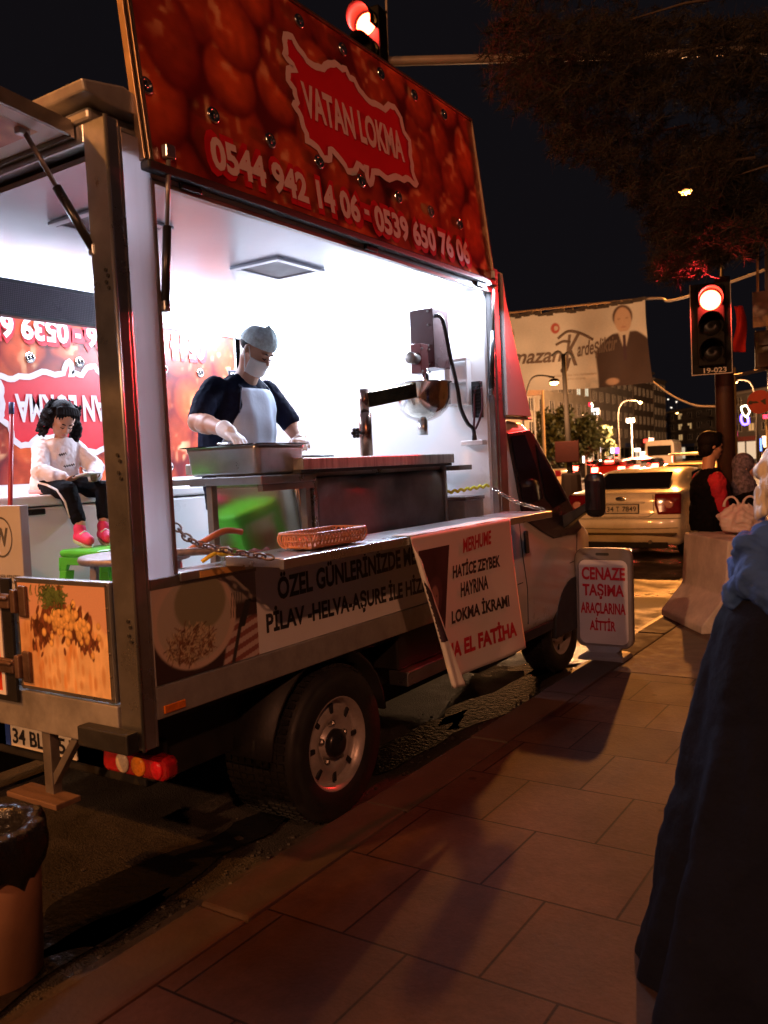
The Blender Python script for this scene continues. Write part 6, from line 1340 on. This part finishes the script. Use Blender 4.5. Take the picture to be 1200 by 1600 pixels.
# ================================================================ buildings
WIN_DARK = M('window_dark', (.02, .018, .018), .1, 0, .2, 2); WIN_WARM = EM('window_warm', (1, .62, .25), .45); WIN_COOL = EM('window_cool', (.85, .9, .7), .75); SHOP = EM('shop_glow', (1, .8, .55), .6)
def facade_block(label, A, B, H, depth, col, storeys, bays, lit, sill=True, roofh=.8, shop=True, balcony=False, name='apartment_building'):
    """block whose street front runs from A to B on the ground"""
    A, B = Vector((A.x, A.y, 0)), Vector((B.x, B.y, 0)); e = (B-A); L = e.length; e.normalize(); n = Vector((e.y, -e.x, 0))
    if n.dot(Vector((0, 0, 0))-A) < 0: n = -n
    bu = thing(name, A, label, 'building'); Z = Vector((0, 0, 1))
    MB().prism([A, B, B-n*depth, A-n*depth], Z*H).build('wall', col, bu)
    MB().prism([A+n*.35-e*.2+Z*H, B+n*.35+e*.2+Z*H, B-n*depth+Z*H, A-n*depth+Z*H], Z*.3).build('cornice', M('cornice_stone', (.22, .18, .15), .8), bu)
    MB().prism([A-n*.4+Z*(H+.3), B-n*.4+Z*(H+.3), B-n*(depth-.5)+Z*(H+.3+roofh), A-n*(depth-.5)+Z*(H+.3+roofh)], Z*.2).build('roof', M('roof_dark', (.08, .05, .04), .9), bu)
    rg = random.Random(label); g0 = 3.6 if shop else .6; sh_ = (H-g0)/storeys; bw = L/bays; ww, wh = bw*.46, sh_*.56
    pane = {}
    for i in range(bays):
        for j in range(storeys):
            c_ = A+e*(bw*(i+.5))+Z*(g0+sh_*(j+.5)); k_ = lit.get((i, j), 0)
            fr_ = MB()
            for a0_, a1_, z0, z1 in ((-.5, -.44, -.5, .5), (.44, .5, -.5, .5), (-.44, .44, .46, .5), (-.44, .44, -.5, -.46), (-.03, .03, -.46, .46)):
                fr_.prism([c_+e*ww*a0_+n*.02+Z*wh*z0, c_+e*ww*a1_+n*.02+Z*wh*z0, c_+e*ww*a1_+n*.02+Z*wh*z1, c_+e*ww*a0_+n*.02+Z*wh*z1], n*.07)
            fr_.prism([c_-e*ww*.56+Z*wh*-.56+n*.02, c_+e*ww*.56+Z*wh*-.56+n*.02, c_+e*ww*.56+Z*wh*-.505+n*.02, c_-e*ww*.56+Z*wh*-.505+n*.02], n*.22)
            w_ = fr_.build('window', M('window_frame', (.36, .32, .28), .6), bu)
            MB().prism([c_-e*ww*.44-Z*wh*.46+n*.015, c_+e*ww*.44-Z*wh*.46+n*.015, c_+e*ww*.44+Z*wh*.46+n*.015, c_-e*ww*.44+Z*wh*.46+n*.015], n*.02).build('pane', (WIN_DARK, WIN_WARM, WIN_COOL)[k_], w_)
            if balcony and j and i % 2 == 0:
                MB().prism([c_-e*bw*.46-Z*(wh*.5+.35)+n*.01, c_+e*bw*.46-Z*(wh*.5+.35)+n*.01, c_+e*bw*.46-Z*(wh*.5+.35)+n*1.0, c_-e*bw*.46-Z*(wh*.5+.35)+n*1.0], Z*.15).prism([c_-e*bw*.46-Z*(wh*.5+.2)+n*.95, c_+e*bw*.46-Z*(wh*.5+.2)+n*.95, c_+e*bw*.46-Z*(wh*.5+.2)+n*1.0, c_-e*bw*.46-Z*(wh*.5+.2)+n*1.0], Z*.9).build('balcony', M('balcony_rail', (.16, .13, .11), .7), bu)
    if shop:
        for i in range(bays):
            c_ = A+e*(bw*(i+.5)); a_ = bw*.42
            MB().prism([c_-e*a_+Z*.3+n*.02, c_+e*a_+Z*.3+n*.02, c_+e*a_+Z*2.6+n*.02, c_-e*a_+Z*2.6+n*.02], n*.05).build('shop_window', SHOP if rg.random() < .3 else WIN_DARK, bu)
            MB().prism([c_-e*a_*1.1+Z*2.7+n*.02, c_+e*a_*1.1+Z*2.7+n*.02, c_+e*a_*1.1+Z*3.3+n*.02, c_-e*a_*1.1+Z*3.3+n*.02], n*.2).build('shop_fascia', M('fascia_%d' % rg.randint(0, 3), [(.25, .06, .05), (.06, .08, .2), (.3, .26, .2), (.08, .07, .07)][rg.randint(0, 3)], .6), bu)
    return bu
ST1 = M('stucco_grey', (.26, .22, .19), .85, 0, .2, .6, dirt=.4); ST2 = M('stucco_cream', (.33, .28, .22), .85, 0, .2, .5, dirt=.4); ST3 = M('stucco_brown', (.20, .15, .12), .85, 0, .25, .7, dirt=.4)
FA, FB = at(822, 700, 88), at(1042, 700, 150)
def fp(t): return FA.lerp(FB, t)
facade_block('pale building nearest on the left with a dark blue band, two cool lit windows', fp(0), fp(.34), 13.6, 16, ST2, 4, 7, {(5, 2): 2, (6, 2): 2, (2, 3): 1})
facade_block('grey five-bay building in the middle of the left street front', fp(.345), fp(.66), 15.2, 16, ST1, 5, 7, {(1, 4): 1})
facade_block('tall pale-brown building ending the left street front', fp(.665), fp(.86), 14.6, 16, ST3, 5, 5, {(3, 0): 1})
facade_block('narrow grey end building beside the gap of dark sky', fp(.865), fp(1), 13.8, 16, ST1, 5, 4, {})
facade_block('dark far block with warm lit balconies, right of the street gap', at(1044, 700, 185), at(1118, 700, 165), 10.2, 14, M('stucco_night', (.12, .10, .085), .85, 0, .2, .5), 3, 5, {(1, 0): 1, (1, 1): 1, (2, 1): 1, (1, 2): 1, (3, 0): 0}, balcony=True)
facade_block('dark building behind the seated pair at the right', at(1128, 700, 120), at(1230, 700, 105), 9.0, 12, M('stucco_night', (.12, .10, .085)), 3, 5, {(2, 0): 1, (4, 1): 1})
# ---------------- trees along the far kerb
def leafy(label, u, v0, v1, wpx, d, seed):
    p = at(u, 700, d); g_ = Vector((p.x, p.y, 0)); top = at(u, v0, d).z; low_ = at(u, v1, d).z; r_ = wpx/1330*d/2; rg = random.Random(seed)
    tr_ = thing('street_tree', g_, label, 'tree', 'leafy trees along the far kerb')
    MB().tube([g_, g_+Vector((.1, 0, low_*.6)), g_+Vector((0, 0, (low_+top)/2))], [.2, .15, .06], 8).build('trunk', M('tree_bark', (.07, .05, .04), .9, 0, .4, 8, .6), tr_, smooth=True)
    lf = MB(); cl_ = [(g_+Vector((rg.gauss(0, .45)*r_, rg.gauss(0, .45)*r_, low_+(top-low_)*rg.uniform(.12, .95))), rg.uniform(.25, .5)*r_) for _ in range(22)]
    for c_, cr_ in cl_:
        for k_ in range(120):
            q_ = c_+Vector((rg.gauss(0, .5), rg.gauss(0, .5), rg.gauss(0, .45)))*cr_; a = Vector((rg.gauss(0, 1), rg.gauss(0, 1), rg.gauss(0, 1))).normalized(); b_ = a.cross(Vector((rg.gauss(0, 1), rg.gauss(0, 1), rg.gauss(0, 1)))).normalized(); s = .16
            lf.add([q_-a*s, q_+b_*s*.6, q_+a*s, q_-b_*s*.6], [(0, 1, 2, 3)])
    lf.build('crown', M('street_leaves', (.05, .065, .025), .7, 0, .5, 3), tr_, fixn=False)
leafy('broad dark tree with reddish lit leaves beside the cab windscreen', 862, 640, 745, 62, 50, 1)
leafy('round dark tree in front of the pale building, right of the unlit lamp post', 915, 650, 742, 68, 58, 2)
leafy('small tree at the right end of the row, before the grey building', 945, 668, 738, 34, 74, 3)
# ---------------- lit signs far down the street
def lit_sign(label, u, v, w, h, d, col, stg, name='shop_sign', pole=True):
    c_ = at(u, v, d); w, h = w/1330*d, h/1330*d; o = thing(name, (c_.x, c_.y, 0), label, 'lit sign')
    MB().box((c_.x-w*.5, c_.y, c_.z-h*.5), (c_.x+w*.5, c_.y+.2, c_.z+h*.5)).build('housing', BLACKP, o, bevel=.02)
    MB().box((c_.x-w*.46, c_.y-.03, c_.z-h*.44), (c_.x+w*.46, c_.y-.002, c_.z+h*.44)).build('glow_panel', EM('glow_%.2f_%.2f_%.2f_%.0f' % (*col, stg*10), col, stg), o)
    if pole: MB().tube([(c_.x, c_.y+.3, 0), (c_.x, c_.y+.3, c_.z)], .05, 6).build('pole', GALV, o)
lit_sign('white lit box sign high on the pale building front', 930, 643, 13, 11, 62, (1, .95, .85), 3)
lit_sign('bluish white lit bar sign over the shops', 985, 657, 13, 7, 74, (.8, .9, 1), 5)
lit_sign('small purple lit sign low among the cars', 964, 704, 6, 9, 70, (.35, .08, 1), 5)
lit_sign('round white lamp sign left of the purple one', 957, 704, 5, 9, 69, (1, .85, .9), 6)
lit_sign('tall orange-white lit sign standing by the white van', 1018, 697, 8, 28, 60, (1, .55, .35), 6)
lit_sign('red lit sign beside the tall orange-white one', 1009, 689, 7, 6, 61, (1, .05, .03), 4)
lit_sign('wide white lit shop front sign behind the brake lights', 1008, 712, 16, 12, 66, (1, .9, .8), 5)
lit_sign('pale blue lit sign between the purple and orange ones', 996, 703, 10, 5, 71, (.6, .8, 1), 4)
lit_sign('white lit sign left of the brake-lit car', 936, 703, 6, 8, 66, (1, .85, .85), 5)
lit_sign('tiny white lit sign on the kerb below the trees', 912, 718, 3, 12, 52, (1, .8, .7), 4)
lit_sign('small red signal lamp before the pale building', 922, 632, 5, 6, 66, (1, .02, .05), 4, 'signal_lamp')
lit_sign('bright warm lit sign at the far right behind the headscarf', 1196, 690, 10, 20, 40, (1, .75, .45), 3)
lit_sign('small red lamp under the round no-horn sign', 1196, 651, 7, 7, 30, (1, .03, .08), 4, 'signal_lamp')
lit_sign('magenta lamp sign on the pole behind the seated man', 1149, 678, 8, 9, 44, (.75, .1, .35), .6)
lit_sign('thin blue lit strip right of the headscarf', 1189, 695, 3, 22, 34, (.1, .25, 1), 3)
for u, v in ((1044, 624), (1049, 637), (1057, 628)):
    lit_sign({1044: 'topmost lone light on the dark hill beside the street gap', 1049: 'lowest lone light on the dark hill beside the street gap', 1057: 'rightmost lone light on the dark hill beside the street gap'}[u], u, v, 2.4, 2, 240, (1, .85, .7), 2, 'hill_lamp', True)
nn = thing('neon_figure', at(1163, 700, 38), 'blue and white neon figure on a pole behind the traffic light post', 'neon sign')
def npx(u, v): return at(u, v, 38)
MB().tube(curve_pts([npx(1158, 636), npx(1166, 634), npx(1171, 642), npx(1168, 650), npx(1169, 655)]), .035, 6).tube(curve_pts([npx(1158, 636), npx(1160, 645), npx(1166, 652)]), .03, 6).build('white_tube', EM('neon_white', (1, .85, .6), 6), nn, smooth=True)
MB().tube(curve_pts([npx(1159, 648), npx(1158, 656), npx(1162, 663), npx(1169, 661), npx(1169, 652)]), .05, 6).build('blue_tube', EM('neon_blue', (.12, .08, 1), 9), nn, smooth=True)
g_ = npx(1150, 690); MB().tube([(g_.x, g_.y, 0), (g_.x, g_.y, npx(1147, 575).z)], .07, 8).tube([npx(1140, 632), npx(1160, 627)], .03, 6).build('pole', M('lamp_post', (.2, .16, .13)), nn)
